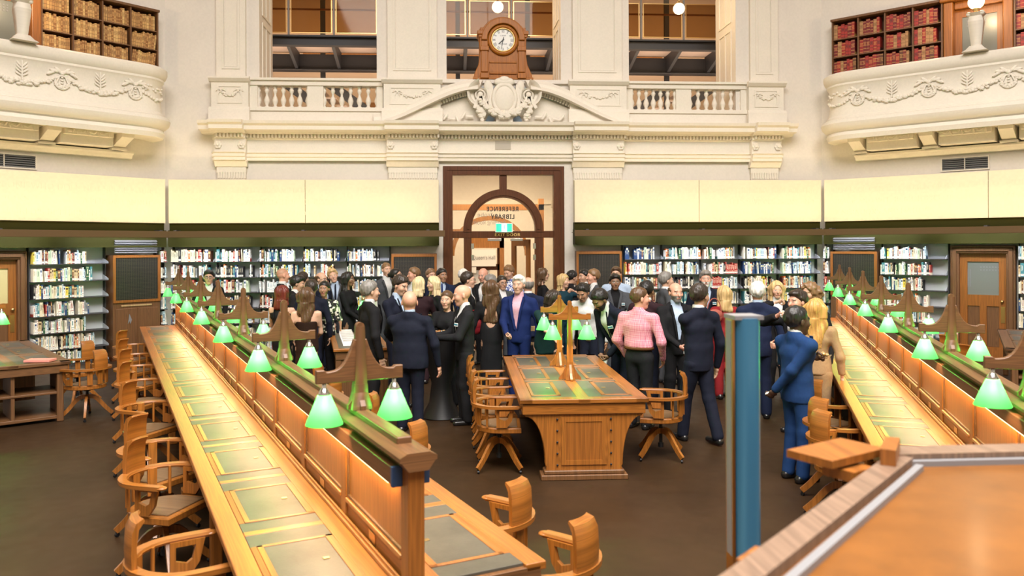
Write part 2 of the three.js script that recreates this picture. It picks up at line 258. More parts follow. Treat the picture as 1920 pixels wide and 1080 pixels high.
  obj('fruit_swag', swag(-.52, 5.35, .56, 5.35, .27, 24, .075, .4), M.plaster, ped);
}
// ---------- side walls with their gallery balconies ----------
function sideWall(side) {
  const s = side === 'left' ? -1 : 1, [p, t] = FR[side], w = setting('wall_' + side, p, t);
  const X = (a, b, ...r) => s < 0 ? B(-b, -a, ...r) : B(a, b, ...r);
  const MO = (prof, a, b) => s < 0 ? mould(prof, -b, -a) : mould(prof, a, b);
  obj('wall_face', X(-.6, 14.9, 0, 13.4, -.6, 0), M.wall, w);
  obj('string_course', MO([[0, 4.06], [.1, 4.08], [.14, 4.14], [.2, 4.17], [.2, 4.21], [0, 4.24]], .75, 9), M.plaster, w);
  // balcony parapet, swept round its curved end
  const path = []; for (let x = 9; x > 1.0; x -= .4) path.push(V(s * x, 0, .96)); for (let i = 0; i <= 12; i++) { const a = i / 12 * PI / 2; path.push(V(s * (.9 - .62 * Math.sin(a)), 0, .34 + .62 * Math.cos(a))); } path.push(V(s * .28, 0, .2), V(s * .28, 0, 0));
  const prof = [[-.22, 4.5], [.0, 4.46], [.03, 4.55], [.0, 4.62], [.06, 4.66], [.12, 4.72], [.14, 4.8], [.11, 4.87], [.03, 4.9], [.03, 4.93], [-.01, 4.97], [-.04, 5.15], [-.04, 5.35], [-.02, 5.55], [.02, 5.6], [.02, 5.64], [.06, 5.68], [.09, 5.76], [.09, 5.83], [.04, 5.87], [-.22, 5.87]];
  const bal = at('gallery_balcony', side === 'left' ? 'white plaster gallery balcony with garlands below the tan volumes' : 'white plaster gallery balcony with garlands below the red volumes', 'balcony', side, 0, 0, 0);
  obj('parapet', sweep(path, prof.map(([a, b]) => [s < 0 ? a : -a, b]), V(0, 1, 0), .6), M.plaster, bal);
  obj('deck', X(.5, 9, 4.5, 4.75, .0, .8), M.plaster, bal);
  for (let k = 0; k < 6; k++) {                                     // consoles and coffers below
    const x = s < 0 ? 1.1 + k * 1.33 : .9 + k * 1.36, c = [];
    c.push(put(extr([[0, 4.2], [.28, 4.2], [.3, 4.26], [.5, 4.34], [.72, 4.42], [.74, 4.5], [0, 4.5]], .24), 0, 0, 0)); const g = c[0]; g.rotateY(-PI / 2); put(g, s * x + .12, 0, 0);
    const con = obj('console', [g, B(s * x - .15, s * x + .15, 4.2, 4.24, 0, .34)], M.plaster, bal);
    const fl = []; for (let j = 0; j < 4; j++) fl.push(box(.025, .03, .42, s * x - .08 + j * .053, 4.36, .5, -.38)); obj('reeding', fl, M.plaster, con);
    const cx = s * (x + .67); obj('coffer', [B(cx - .48, cx + .48, 4.24, 4.5, .0, .5), B(cx - .44, cx + .44, 4.4, 4.5, .5, .62)], M.plaster, bal);
    const lv = []; for (let j = 0; j < 12; j++) lv.push(put(ball(.04, 0, 0, 0, 1.5, .5, .4, 0), cx - .36 + j * .065, 4.45 + .018 * Math.sin(j * 2.1), .625, 0, 0, j)); obj('coffer_leaves', lv, M.plaster, bal);
  }
  // garland frieze
  const zf = .94;
  for (let k = 0; k < 5; k++) {
    const x = 1.05 + k * 1.33, g2 = []; swag(s * (x + .12), 5.33, s * (x + 1.21), 5.33, .15, 24, .046, zf, g2); bow(s * x, 5.44, zf + .01, 1.35, g2); swag(s * (x - .14), 5.3, s * (x + .14), 5.3, .12, 9, .03, zf, g2); const o = new THREE.TorusGeometry(.12, .022, 5, 16); g2.push(put(o, s * x, 5.27, zf)); for (let j = 0; j < 4; j++) g2.push(ball(.03, s * x, 5.36 - j * .05, zf, 1, .8, .5, 0));
    const m = s * (x + .66); for (let j = 0; j < 4; j++) for (const q of [-1, 1]) g2.push(put(ball(.05, 0, 0, 0, 1.5, .4, .3, 0), m + q * .05, 5.32 + j * .06, zf, 0, 0, q * (.5 + j * .12))); g2.push(B(m - .012, m + .012, 5.22, 5.56, zf - .02, zf + .02), ball(.03, m, 5.57, zf, 1, 1, .5, 0));
    obj('garland', g2, M.plaster, bal);
  }
  { const g2 = []; for (let i = 0; i <= 12; i++) { const a = i / 12 * 1.2, x = .9 - .59 * Math.sin(a), z = .34 + .59 * Math.cos(a); g2.push(ball(.045, s * x, 5.3 - .1 * Math.sin(i / 12 * PI) + rr(-.02, .02), z, .9, .8, .9, 0), ball(.035, s * x, 5.42 + rr(-.05, .05), z, .9, .8, .9, 0)); } obj('garland_end', g2, M.plaster, bal).userData.kind = 'stuff'; }
  // ventilation grille high on the wall
  const v = at('wall_vent', side === 'left' ? 'dark slatted air vent below the balcony with tan volumes' : 'dark slatted air vent below the balcony with red volumes', 'air vent', side, s * (side === 'left' ? 3.05 : 2.82), 3.87, 0);
  const vw = side === 'left' ? .55 : .43; obj('vent_frame', frame2(-vw, vw, -.14, .14, 0, .025, .03), M.plaster, v); obj('vent_back', B(-vw + .02, vw - .02, -.12, .12, 0, .006), M.black, v);
  for (let j = 0; j < 6; j++) obj('slat', box(vw * 2 - .05, .012, .03, 0, -.1 + j * .04, .02, .5), M.steelgrey, v); obj('mullion', B(-.008, .008, -.12, .12, .01, .035), M.plaster, v);
}
sideWall('left'); sideWall('right');
// ---------- quotation panels, ledges and their lighting ----------
function panelRun(side, a, b, lines, name, ledgeA = a, ledgeB = b) {
  const w = at('quote_panel', name, 'wall panel', side, (a + b) / 2, 2.76, .2); const h = (b - a) / 2;
  obj('panel_board', [rb(-h, -.004, 0, .92, -.06, .06), rb(.004, h, 0, .92, -.06, .06)], M.panel, w);
  for (const [str, x, y, wd, o] of lines) obj('lettering', text(str, .115, .006, x - (a + b) / 2, y - 2.76, .058, { width: wd, ...o }), M.panel, w);
  const c = at('shelf_canopy', 'dark canopy ledge with strip lights under ' + name.replace('cream quotation ', ''), 'canopy', side, (a + b) / 2, 2.28, 0); const k = (ledgeB - ledgeA) / 2, o = (ledgeA + ledgeB - a - b) / 2;
  obj('upper_fascia', B(-h, h, .33, .48, .05, .2), M.bronze, c);
  obj('ledge', [rb(o - k, o + k, .25, .262, .52, .9, .004), rb(o - k, o + k, .17, .3, .9, .92, .006)], M.ledge, c); for (const q of [-h + .23, 0, h - .23]) obj('ledge_arm', B(q - .03, q + .03, .27, .33, .1, .55), M.steel, c);
  obj('lower_fascia', [B(-h, h, -.0, .33, .0, .3), B(-h + .03, h - .03, -.02, .02, .3, .36)], M.bronze, c);
  const f = h * 2 - .3; obj('tube_up', B(-f / 2, f / 2, .264, .27, .78, .86), M.strip, c); for (const q of [-.34, 0, .34]) obj('tube_down', B((q - .135) * f, (q + .135) * f, .235, .249, .62, .68), M.stripcool, c);
  rectLight(0xffdfa6, LV.panel, f, .08, [0, .275, .82], [PI / 2 + .12, 0, 0], c); for (const q of [-.34, 0, .34]) rectLight(COOL, LV.shelf, f * .27, .08, [q * f, .23, .65], [-PI / 2 + .35, 0, 0], c);
}
panelRun('front', -7.06, -1.4, [['NO TWO PEOPLE READ THE SAME BOOK', -6.85, 3.4, 2.75], ['THE TRUE UNIVERSITY', -1.7, 3.4, 1.45, { right: 1 }], ['OF THESE DAYS IS A COLLECTION OF BOOKS', -6.85, 3.15, 3.3], ['WIDE AND', -1.7, 3.15, .75, { right: 1 }], ['INDEPENDENT READING - SELF EDUCATION - IS WHAT MATTERS', -6.85, 2.9, 4.4]], 'cream quotation panel above the bookcase left of the door', -6.85, -1.27);
panelRun('front', 1.54, 7.06, [['BOOKS ARE THE PLANE, AND THE TRAIN, AND THE ROAD. THEY ARE THE', 1.83, 3.4, 5.05], ['DESTINATION, AND THE JOURNEY', 1.83, 3.15, 2.3], ["LET'S SAVE OLD BOOKS AND", 6.88, 3.15, 1.9, { right: 1 }], ['STUDY THEM WITH CARE', 1.83, 2.9, 1.7], ['READ ALWAYS TO SAVE', 4.5, 2.9, 1.5]], 'cream quotation panel above the bookcase right of the door', 1.43, 6.85);
panelRun('left', -6.4, -.13, [['SOMEONE WHO DOES NOT SPEAK YOUR', -.42, 3.36, 3.1, { right: 1 }], ['BOOKS', -2.72, 3.12, .62, { right: 1 }], ['A PERSON CANNOT', -.42, 3.12, 1.35, { right: 1 }], ["WORLD'S BETTERMENT", -1.4, 2.88, 1.75, { right: 1 }]], 'cream quotation panel below the balcony with tan volumes', -6.4, -.36);
panelRun('right', .13, 6.4, [['NO PLACE CAN BE CHOSEN MORE LIKELY TO AROUSE', .3, 3.38, 3.75], ['GRACE AND WIT, REMINDERS OF ORDER, CALM AND', .3, 3.14, 3.75], ['GENERATIONS AND NATIONS', .3, 2.9, 2.0], ['THE CHOICE', 3.3, 2.9, .9]], 'cream quotation panel below the balcony with red volumes', .36, 6.4);

// ---------- the gallery behind the upper openings ----------
{
  const g = setting('wall_gallery', FR.front[0], 0);
  obj('gallery_floor', B(-8.4, 8.4, 4.75, 4.95, -7.4, -1.3), M.steelgrey, g); obj('gallery_ceiling', B(-8.4, 8.4, 10.2, 10.4, -7.4, -1.3), M.wall, g);
  obj('gallery_back', B(-8.4, 8.4, 4.95, 10.2, -7.6, -7.4), M.rose, g); obj('gallery_end', [B(-8.6, -8.4, 4.75, 10.4, -7.6, -1.3), B(8.4, 8.6, 4.75, 10.4, -7.6, -1.3)], M.wall, g);
  // timber linings on the back wall
  for (const [a, b, y0, y1] of [[-5.6, -1.9, 8.0, 8.7], [-1.4, 2.6, 7.75, 8.2], [2.7, 5.6, 8.0, 8.7], [-4.2, -3.4, 5.2, 6.7]]) obj('timber_lining', B(a, b, y0, y1, -7.4, -7.3), M.orange, g);
  const wk = thing('gallery_walkway', 'dark steel walkway with downlights and glass balustrade behind the upper openings', 'walkway', FR.front[0]);
  obj('deck', B(-8.3, 8.3, 7.48, 7.6, -4.3, -2.9), M.rose, wk); obj('edge_beam', [B(-8.3, 8.3, 7.32, 7.5, -2.9, -2.82), B(-8.3, 8.3, 7.3, 7.33, -2.95, -2.75), B(-8.3, 8.3, 7.5, 7.54, -2.98, -2.7)], M.steel, wk);
  obj('back_beam', [B(-8.3, 8.3, 7.0, 7.42, -4.3, -4.2), B(-8.3, 8.3, 6.97, 7.0, -4.35, -4.1)], M.steel, wk);
  for (let x = -7.4; x < 8; x += 1.12) { const b = extr([[0, 7.48], [1.45, 7.48], [1.45, 7.34], [.1, 7.0], [0, 7.0]], .08); b.rotateY(-PI / 2); obj('bracket', put(b, x, 0, -4.3), M.steel, wk); obj('baluster_post', [B(x - .02, x + .02, 7.54, 8.6, -2.86, -2.8)], M.steelgrey, wk); obj('glass_panel', B(x + .05, x + 1.07, 7.62, 8.5, -2.84, -2.825), M.bronzeglass, wk); obj('panel_trim', frame2(x + .05, x + 1.07, 7.62, 8.5, -2.83, .018, .012), M.brass, wk); for (const d of [.35, .8]) { obj('downlight', cyl(.05, .05, .02, x + d, 7.475, -3.5, 12), M.globe, wk); } }
  obj('handrail', [B(-8.3, 8.3, 8.3, 8.34, -3.2, -3.16)], M.orange, wk);
  rectLight(0xffd9b8, LV.soffit, 15, .5, [0, 7.0, -4.9 - R + 1.2], DOWN); rectLight(0xffe0c0, LV.soffit * .6, 15, .6, [0, 6.4, -3.6 - R], UPW);
  rectLight(0xffcf9a, LV.gallery, 15, 2, [0, 10.1, -4.6 - R], DOWN);
  const gl = at('gallery_light_panel', 'long luminous ceiling panel inside the gallery behind the clock', 'ceiling light', 'front', 0, 10.12, -4.6); obj('diffuser', B(-7.5, 7.5, 0, .06, -1, 1), M.globe, gl); obj('trim', frame2(-7.6, 7.6, -.02, .08, 1, .03, .03), M.steelgrey, gl);
  const st = thing('gallery_stair', 'dark steel stair flights crossing the gallery below the walkway', 'stair', FR.front[0]);
  for (const [x, s] of [[-4.4, -1], [3.9, 1], [-3.2, -1], [5.2, 1]]) obj('stringer', box(3.4, .26, .07, x, 5.9, -5.2, 0, 0, s * .62), M.steel, st);
  for (const [x, s] of [[-3.8, -1], [4.5, 1]]) for (let k = 0; k < 9; k++) obj('tread', B(x - .15 + s * (k - 4) * .3, x + .15 + s * (k - 4) * .3, 5.9 + (k - 4) * .215, 5.94 + (k - 4) * .215, -5.6, -4.8), M.rose, st);
  for (const [a, b] of WIN) { const l = at('gallery_glass_rail', 'low clear glass rail behind the parapet of the ' + (a < -3 ? 'opening left of the clock' : a < 0 ? 'opening with the clock' : 'opening right of the clock'), 'glass rail', 'front', (a + b) / 2, 5.85, -1.1); obj('pane', B(-(b - a) / 2, (b - a) / 2, -.9, .13, 0, .012), M.glass, l); obj('pane_clip', [B(-.8, -.76, -.9, -.7, -.02, .03), B(.76, .8, -.9, -.7, -.02, .03)], M.chrome, l); }
  for (const [x, y, z] of [[-4.6, 5, -4.7], [-2.9, 5, -4.7], [-.9, 5, -4.7], [1.05, 5, -4.7], [3.2, 5, -4.7], [5, 5, -4.7]]) { const p = thing('gallery_column', 'slim dark steel column ' + (x < -4 ? 'at the far left edge' : x < -2 ? 'right side' : x < 0 ? 'left of the clock' : x < 2 ? 'right of the clock' : x < 4 ? 'left side' : 'at the far edge') + ' of the ' + (x < -2 ? 'left gallery opening' : x < 2 ? 'middle gallery opening' : 'right gallery opening'), 'column', [x, 4.95, z - R]); obj('shaft', [B(-.05, .05, 0, 5.2, -.012, .012), B(-.06, .06, 0, 5.2, -.07, -.055), B(-.06, .06, 0, 5.2, .055, .07)], M.steel, p); obj('base_plate', B(-.12, .12, 0, .02, -.12, .12), M.steel, p); }
  // glowing globes seen through the openings
  for (const [x, y, z, n] of [[4.05, 7.62, -.35, 'right gallery opening'], [-.05, 7.7, -.7, 'middle opening above the clock']]) { const l = thing('globe_pendant', 'round glowing globe lamp hanging in the ' + n, 'pendant lamp', [x, y, z - R]); obj('globe', ball(.13, 0, 0, 0, 1, 1, 1, 3), M.globe, l); obj('stem', [cyl(.012, .012, 1.9, 0, 1.07, 0, 8), cyl(.05, .03, .06, 0, .14, 0, 12)], M.brass, l); const pl = new THREE.PointLight(0xffdca8, LV.globe); l.add(pl); }
}
// ---------- portal and lobby ----------
{
  const d = setting('door_1', [0.01, 0, -R - .12], 0);
  const W = M.walnut, z0 = -.08, z1 = .08;
  const arc = (r, n = 24, cy = 2.62) => Array.from({ length: n + 1 }, (_, i) => { const a = PI * i / n; return [r * Math.cos(a), cy + r * Math.sin(a)]; });
  obj('frame', [rb(-1.25, -1.11, 0, 3.94, z0, z1 + .05), rb(1.11, 1.27, 0, 3.94, z0, z1 + .05), rb(-1.11, 1.11, 3.81, 3.94, z0, z1 + .05), rb(-.08, .08, 3.47, 3.83, z0, z1), rb(-1.11, 1.11, 2.43, 2.58, z0, z1 + .03), rb(-.87, -.7, 0, 2.43, z0, z1 + .02), rb(.7, .88, 0, 2.43, z0, z1 + .02)], W, d);
  obj('casing', [...frame2(-1.32, 1.34, 0, 4.0, .1, .09, .05)], W, d);
  const ring = [...arc(.88), [-.88, 2.56], [-.7, 2.56], ...arc(.7).reverse(), [.7, 2.56], [.88, 2.56]]; obj('arch', put(extr(ring, .2), 0, 0, z0 + .01), W, d);
  const r2 = [...arc(.8), ...arc(.74).reverse()]; obj('arch_bead', put(extr(r2, .03), 0, 0, z1 + .04), M.walnut, d);
  const pane = (n, g) => obj(n, g, M.glass, d);
  pane('pane', put(extr([...arc(.7), [-.7, 2.58], [.7, 2.58]], .01), 0, 0, 0));
  const sp = s => { const p = [[s * .08, 3.81], [s * 1.11, 3.81], [s * 1.11, 2.58], [s * .88, 2.58]]; for (let i = 0; i <= 10; i++) { const a = i / 10 * (PI / 2 - .09); p.push([s * .88 * Math.cos(a), 2.62 + .88 * Math.sin(a)]); } return extr(p, .01); };
  pane('pane', sp(1)); pane('pane', sp(-1)); pane('pane', B(-1.11, -.87, .3, 2.43, 0, .01)); pane('pane', B(.88, 1.11, .3, 2.43, 0, .01));
  obj('kick_panel', [B(-1.11, -.87, 0, .3, -.03, .03), B(.88, 1.11, 0, .3, -.03, .03)], W, d);
  obj('glass_lettering', [text('REFERENCE', .1, .004, 0, 3.02, .014, { center: 1, mirror: 1, width: .7, font: 'bold' }), text('LIBRARY', .1, .004, 0, 2.85, .014, { center: 1, mirror: 1, width: .52, font: 'bold' })], M.black, d);
  obj('glass_lettering', [text('La Trobe', .085, .004, -.3, 2.9, -.006, { center: 1, mirror: 1, width: .5 }), text('Reading Room', .085, .004, -.3, 2.73, -.006, { center: 1, mirror: 1, width: .72 })], M.grey, d);
  obj('transom_lettering', text('EXIT DOOR', .062, .006, .08, 2.47, z1 + .03, { center: 1, width: .56, font: 'bold' }), M.gold, d);
  obj('closer', [rb(-.35, -.05, 2.36, 2.42, .08, .14), rb(.15, .42, 2.36, 2.42, .08, .14)], M.chrome, d);
  for (const x of [-.68, .68]) for (const y of [2.25, 2.0, 1.1]) obj('hinge', B(x - .03, x + .03, y - .06, y + .06, z1, z1 + .03), M.chrome, d);
  const ex = thing('exit_sign', 'green and white running figure exit sign over the door', 'sign', [.01, 2.55, -R + .12]);
  obj('sign_box', rb(-.19, .19, 0, .2, -.02, .02), M.white, ex); obj('sign_face', [B(-.17, -.05, .015, .185, .02, .024), B(.06, .17, .015, .185, .02, .024)], M.exit, ex); obj('sign_panel', B(-.05, .06, .015, .185, .02, .023), M.exitw, ex);
  obj('running_figure', [ball(.014, .012, .15, .026, 1, 1, .3), box(.02, .06, .004, .004, .105, .026, 0, 0, -.2), box(.012, .05, .004, -.014, .06, .026, 0, 0, -.6), box(.012, .05, .004, .022, .06, .026, 0, 0, .5), box(.05, .01, .004, .004, .12, .026, 0, 0, .4)], M.exit, ex); const el = new THREE.PointLight(0x9fe8c0, .12); el.position.set(0, .1, .1); ex.add(el);
  // lobby
  const lb = setting('wall_lobby', [0, 0, -R - 1.3], 0);
  obj('lobby_walls', [B(-2.2, -2.0, 0, 4.8, -5, 0), B(2.0, 2.2, 0, 4.8, -5, 0), B(-2.2, 2.2, 0, 4.8, -5.2, -5)], M.wall, lb); obj('lobby_ceiling', B(-2.2, 2.2, 4.6, 4.75, -5.2, 0), M.wall, lb);
  obj('cornice', [B(-2, 2, 3.5, 3.62, -5, -4.9), B(-2, -1.9, 3.4, 3.6, -5, 0), B(1.9, 2, 3.4, 3.6, -5, 0)], M.plaster, lb);
  const sc = setting('door_2', [0, 0, -R - 3.6], 0);
  obj('inner_frame', [B(-1.9, -.75, 2.55, 2.7, -.1, .1), B(-.75, -.62, 0, 2.5, -.1, .1), B(.16, .28, 0, 2.5, -.1, .1), B(-.75, .28, 2.2, 2.5, -.1, .1), B(-1.9, -1.76, 0, 3.5, -.1, .1), B(1.2, 1.34, 0, 3.5, -.1, .1), B(-1.9, 1.34, 3.2, 3.35, -.1, .1)], M.orange, sc);
  const a2 = [...arc(1.05, 20, 2.0).map(p => [p[0] - .1, p[1]]), ...arc(.93, 20, 2.0).reverse().map(p => [p[0] - .1, p[1]])]; obj('inner_arch', put(extr(a2, .14), 0, 0, 0), M.orange, sc);
  obj('inner_door', [B(-.62, .16, 0, 1.1, -.04, .04), B(-.62, .16, 1.62, 1.78, -.04, .04), B(-.62, -.56, 1.1, 2.2, -.04, .04), B(.1, .16, 1.1, 2.2, -.04, .04)], M.walnut, sc); obj('inner_pane', B(-.56, .1, 1.78, 2.2, -.01, .01), M.glass, sc); obj('sign_pane', B(-.56, -.1, 1.2, 1.62, -.01, .01), M.white, sc);
  obj('hall_sign', B(-.58, .06, 1.72, 2.17, .1, .12), M.white, sc); obj('hall_lettering', text("Queen's Hall", .1, .004, -.26, 1.9, .122, { center: 1, width: .58 }), M.grey, sc); obj('notice', B(-.68, -.46, 1.55, 1.7, .11, .118), M.white, sc);
  const lf = setting('door_3', [.62, 0, -R - .35], -.95); obj('leaf', [B(-.6, -.48, 0, 2.4, -.03, .03), B(-.1, 0, 0, 2.4, -.03, .03), B(-.48, -.1, 0, .8, -.02, .02), B(-.48, -.1, 1.0, 1.1, -.03, .03), B(-.48, -.1, 2.25, 2.4, -.03, .03)], M.oak, lf); obj('leaf_pane', B(-.48, -.1, 1.1, 2.25, -.005, .005), M.glass, lf); obj('pull', cyl(.012, .012, .3, -.54, 1.15, .06, 8), M.chrome, lf);
  const ll = thing('lobby_light', 'bright square ceiling light in the lobby behind the door', 'ceiling light', [0, 4.5, -R - 3.2]); obj('diffuser', B(-1.2, 1.2, 0, .06, -.9, .9), M.globe, ll); obj('trim', [B(-1.25, 1.25, .0, .1, -.95, -.9), B(-1.25, 1.25, 0, .1, .9, .95)], M.white, ll);
  rectLight(0xffe6c4, LV.lobby, 2.4, 1.8, [0, 4.47, -R - 3.2], DOWN);
  const sn = thing('wall_sconce', 'glowing wall light seen through the right door sidelight', 'wall lamp', [1.85, 1.9, -R - 3.2]); obj('sconce_shade', rb(-.05, .15, 0, .22, -.3, .3, .03), M.globe, sn); obj('sconce_plate', B(.14, .16, -.03, .25, -.33, .33), M.brass, sn);
  const pl = new THREE.PointLight(0xffe0b0, 1.2); pl.position.set(-.2, .1, 0); sn.add(pl);
}
// ====================== FITTED FURNITURE ALONG THE WALLS ======================
// open steel bookcase; returns bays for the books: {side, x0, x1, shelves[], zf, name}
const BAYS = [];
function bookcase(side, xs, rows, label, bayNames, yTop = 2.26, depth = .3) {
  const x0 = xs[0], x1 = xs[xs.length - 1], c = at('bookcase', label, 'bookcase', side, (x0 + x1) / 2, 0, 0.01), m = (x0 + x1) / 2;
  obj('back_panel', B(x0 - m, x1 - m, 0, yTop, 0, .02), M.back, c);
  for (const x of xs) obj('upright', [B(x - m - .012, x - m + .012, 0, yTop, .02, .06), B(x - m - .006, x - m + .006, 0, yTop, .06, depth * .4)], M.shelf, c);
  for (let b = 0; b < xs.length - 1; b++) for (const y of rows) {
    obj('shelf', rb(xs[b] - m + .014, xs[b + 1] - m - .014, y - .015, y, .02, depth, .002), M.shelf, c);
    obj('shelf_end', extr([[.02, y], [depth, y], [depth, y + .03], [.06, y + .1], [.02, y + .1]], .003).rotateY(-PI / 2).translate(xs[b + 1] - m - .016, 0, 0), M.back, c);
  }
  obj('base', B(x0 - m, x1 - m, 0, .03, 0, depth), M.shelf, c);
  for (let b = 0; b < xs.length - 1; b++) BAYS.push({ side, x0: xs[b] + .02, x1: xs[b + 1] - .025, rows, top: yTop, z: .03, depth, name: bayNames[b] });
}
const ROWS = [1.95, 1.62, 1.3, .97, .65, .33, .05];
const bays = (a, b, n) => Array.from({ length: n + 1 }, (_, i) => a + (b - a) * i / n);
const nth = (n, t) => Array.from({ length: n }, (_, i) => ORD[i] + ' bay of ' + t);
bookcase('front', bays(-7.02, -2.46, 5), ROWS, 'long grey steel bookcase of five bays left of the door', nth(5, 'bookcase left of the door'));
bookcase('front', bays(2.62, 7.02, 5), ROWS, 'long grey steel bookcase of five bays right of the door', nth(5, 'bookcase right of the door'));
bookcase('left', [-2.68, -1.3], ROWS, 'half empty steel bookcase beside the cabinet with the black grille', ['bookcase beside grille cabinet']);
bookcase('left', [-.27, -.1], ROWS, 'very narrow steel bookcase between grille cabinet and corner', ['narrow bookcase left of the corner']);
bookcase('right', [.1, .27], ROWS, 'very narrow steel bookcase beside the dark grille at corner', ['narrow bookcase right of the corner']);
bookcase('right', [1.28, 2.54], ROWS, 'half empty steel bookcase beside the panelled wooden door', ['bookcase beside panelled door']);
bookcase('right', [3.74, 4.7, 5.66], ROWS, 'steel bookcase beyond the panelled wooden door at picture edge', ['bookcase at edge of picture', 'further bookcase at edge of picture']);
// cabinets with black lattice grilles
function grille(side, x0, x1, y0, y1, z, label, tall, louvre) {
  const m = (x0 + x1) / 2, h = (x1 - x0) / 2, c = at('grille_cabinet', label, 'cabinet', side, m, 0, .01);
  obj('body', [B(-h, h, 0, tall, 0, z)], M.brown, c); obj('frame', frame2(-h, h, y0, y1, z, .05, .03), M.oak, c); obj('backing', B(-h + .05, h - .05, y0 + .05, y1 - .05, z, z + .004), M.black, c);
  const gb = []; for (let x = -h + .08; x < h - .05; x += .035) gb.push(B(x, x + .006, y0 + .05, y1 - .05, z + .012, z + .016)); for (let y = y0 + .08; y < y1 - .05; y += .028) gb.push(B(-h + .05, h - .05, y, y + .006, z + .014, z + .02)); obj('lattice', gb, mat('worn lattice wire', lin(.085, .072, .05), .5, { metalness: .2 }), c).userData.kind = 'stuff';
  if (louvre) for (let k = 0; k < 6; k++) obj('louvre', box(h * 2 - .1, .012, .06, 0, y1 + .06 + k * .045, z - .02, .5), M.steelgrey, c);
  if (y0 > .5) { for (const q of [-1, 1]) obj('lower_panel', rb(q > 0 ? .02 : -h + .05, q > 0 ? h - .05 : -.02, .1, y0 - .12, z - .005, z + .015), M.brown, c); obj('plinth', rb(-h - .02, h + .02, 0, .08, 0, z + .02), M.walnut, c); obj('name_strip', rb(-.32, .3, y0 - .08, y0 - .045, z, z + .018), M.blond, c); if (side === 'left') obj('emblem', put(extr([[0, .14], [.05, .02], [.02, -.06], [0, 0], [-.03, -.06]], .012), -.16, .78, z + .012), M.steelgrey, c); }
}
grille('left', -1.25, -.3, 1.15, 2.1, .34, 'brown wooden cabinet with black lattice grille and arrow emblem', 2.1, true);
grille('right', .3, 1.25, 1.15, 2.1, .34, 'dark lattice grille cabinet by the right corner under louvres', 2.1, true);
grille('front', -2.42, -1.45, .5, 2.08, .2, 'black lattice grille cabinet left of the arched door', 2.1, false);
grille('front', 1.58, 2.58, .5, 2.12, .2, 'black lattice grille cabinet right of the arched door', 2.14, false);
// doors in the side walls
function sideDoor(n, side, x0, x1, yT, pane) {
  const [p, t] = FR[side], d = setting(n, inFrame(side, (x0 + x1) / 2, 0, 0.02), t), h = (x1 - x0) / 2;
  obj('architrave', [rb(-h, -h + .16, 0, yT, 0, .16, .02), rb(h - .16, h, 0, yT, 0, .16, .02), rb(-h, h, yT - .16, yT, 0, .17, .02), rb(-h + .04, -h + .12, 0, yT - .04, .1, .2, .015), rb(h - .12, h - .04, 0, yT - .04, .1, .2, .015), rb(-h + .04, h - .04, yT - .12, yT - .04, .1, .2, .015)], M.brown, d);
  const k = h - .16; obj('leaf', [B(-k, k, 0, .22, .02, .07), B(-k, -k + .13, .22, yT - .16, .02, .07), B(k - .13, k, .22, yT - .16, .02, .07), B(-k + .13, k - .13, 1.02, 1.24, .02, .07), B(-k + .13, k - .13, yT - .32, yT - .16, .02, .07), B(-.06, .06, .22, 1.02, .02, .07)], M.oak, d);
  for (const q of [-1, 1]) obj('leaf_panel', rb(q > 0 ? .06 : -k + .13, q > 0 ? k - .13 : -.06, .22, 1.02, .025, .05), M.brown, d);
  obj('pane', B(-k + .13, k - .13, 1.24, yT - .32, .035, .045), pane, d); if (pane === M.frost) { const gs = []; for (let i = 0; i < 7; i++) for (let j = 0; j < 2; j++) gs.push(B(-.05 + i * .05, -.025 + i * .05, 1.72 + j * .06, 1.745 + j * .06, .046, .05)); for (const q of [-.27, -.23, .26, .3]) gs.push(B(q, q + .015, 1.4, 1.75, .046, .05)); obj('etching', gs, M.steelgrey, d); }
  obj('knob', [ball(.032, k - .07, 1.12, .11, 1, 1, 1, 2), cyl(.01, .01, .05, k - .07, 1.12, .085, 8, PI / 2)], M.brass, d); obj('push_plate', B(k - .1, k - .03, .7, 1.02, .07, .076), M.brass, d);
}
sideDoor('door_4', 'left', -3.85, -2.72, 2.2, mat('lit amber pane', lin(.55, .47, .22), .4));
sideDoor('door_5', 'right', 2.58, 3.7, 2.22, M.frost);
// gallery bookcases above the balconies
const VOL = [];
function galleryCase(side, s0, s1, cols, label, key) {
  const s = side === 'left' ? -1 : 1, a = Math.min(s * s0, s * s1), b = Math.max(s * s0, s * s1), c = at('gallery_bookcase', label, 'bookcase', side, (a + b) / 2, 4.75, .01), h = (b - a) / 2, cw = (b - a) / cols;
  obj('back_panel', B(-h, h, 0, 2.38, 0, .02), M.walnut, c); obj('cornice', rb(-h - .03, h + .03, 2.38, 2.43, 0, .34), M.brown, c);
  for (let i = 0; i <= cols; i++) obj('upright', B(-h + i * cw - .014, -h + i * cw + .014, 0, 2.38, .02, .3), M.brown, c);
  for (let i = 0; i < cols; i++) for (let r = 0; r < 6; r++) { const y = .05 + r * .388; obj('shelf', B(-h + i * cw + .014, -h + (i + 1) * cw - .014, y - .02, y, .02, .29), M.brown, c); if (r > 1) VOL.push({ side, x0: a + i * cw + .018, x1: a + (i + 1) * cw - .018, y: 4.75 + y, z: .04, key, r, name: ORD[i] + ' column' }); }
}
galleryCase('left', .3, 2.5, 4, 'dark gallery bookcase full of tan volumes above the left balcony', 'tan');
galleryCase('right', .34, 2.48, 4, 'dark gallery bookcase full of red and brown volumes above the balcony', 'red');
galleryCase('right', 3.72, 5.3, 3, 'dark gallery bookcase at the picture edge beyond the gallery door', 'red2');
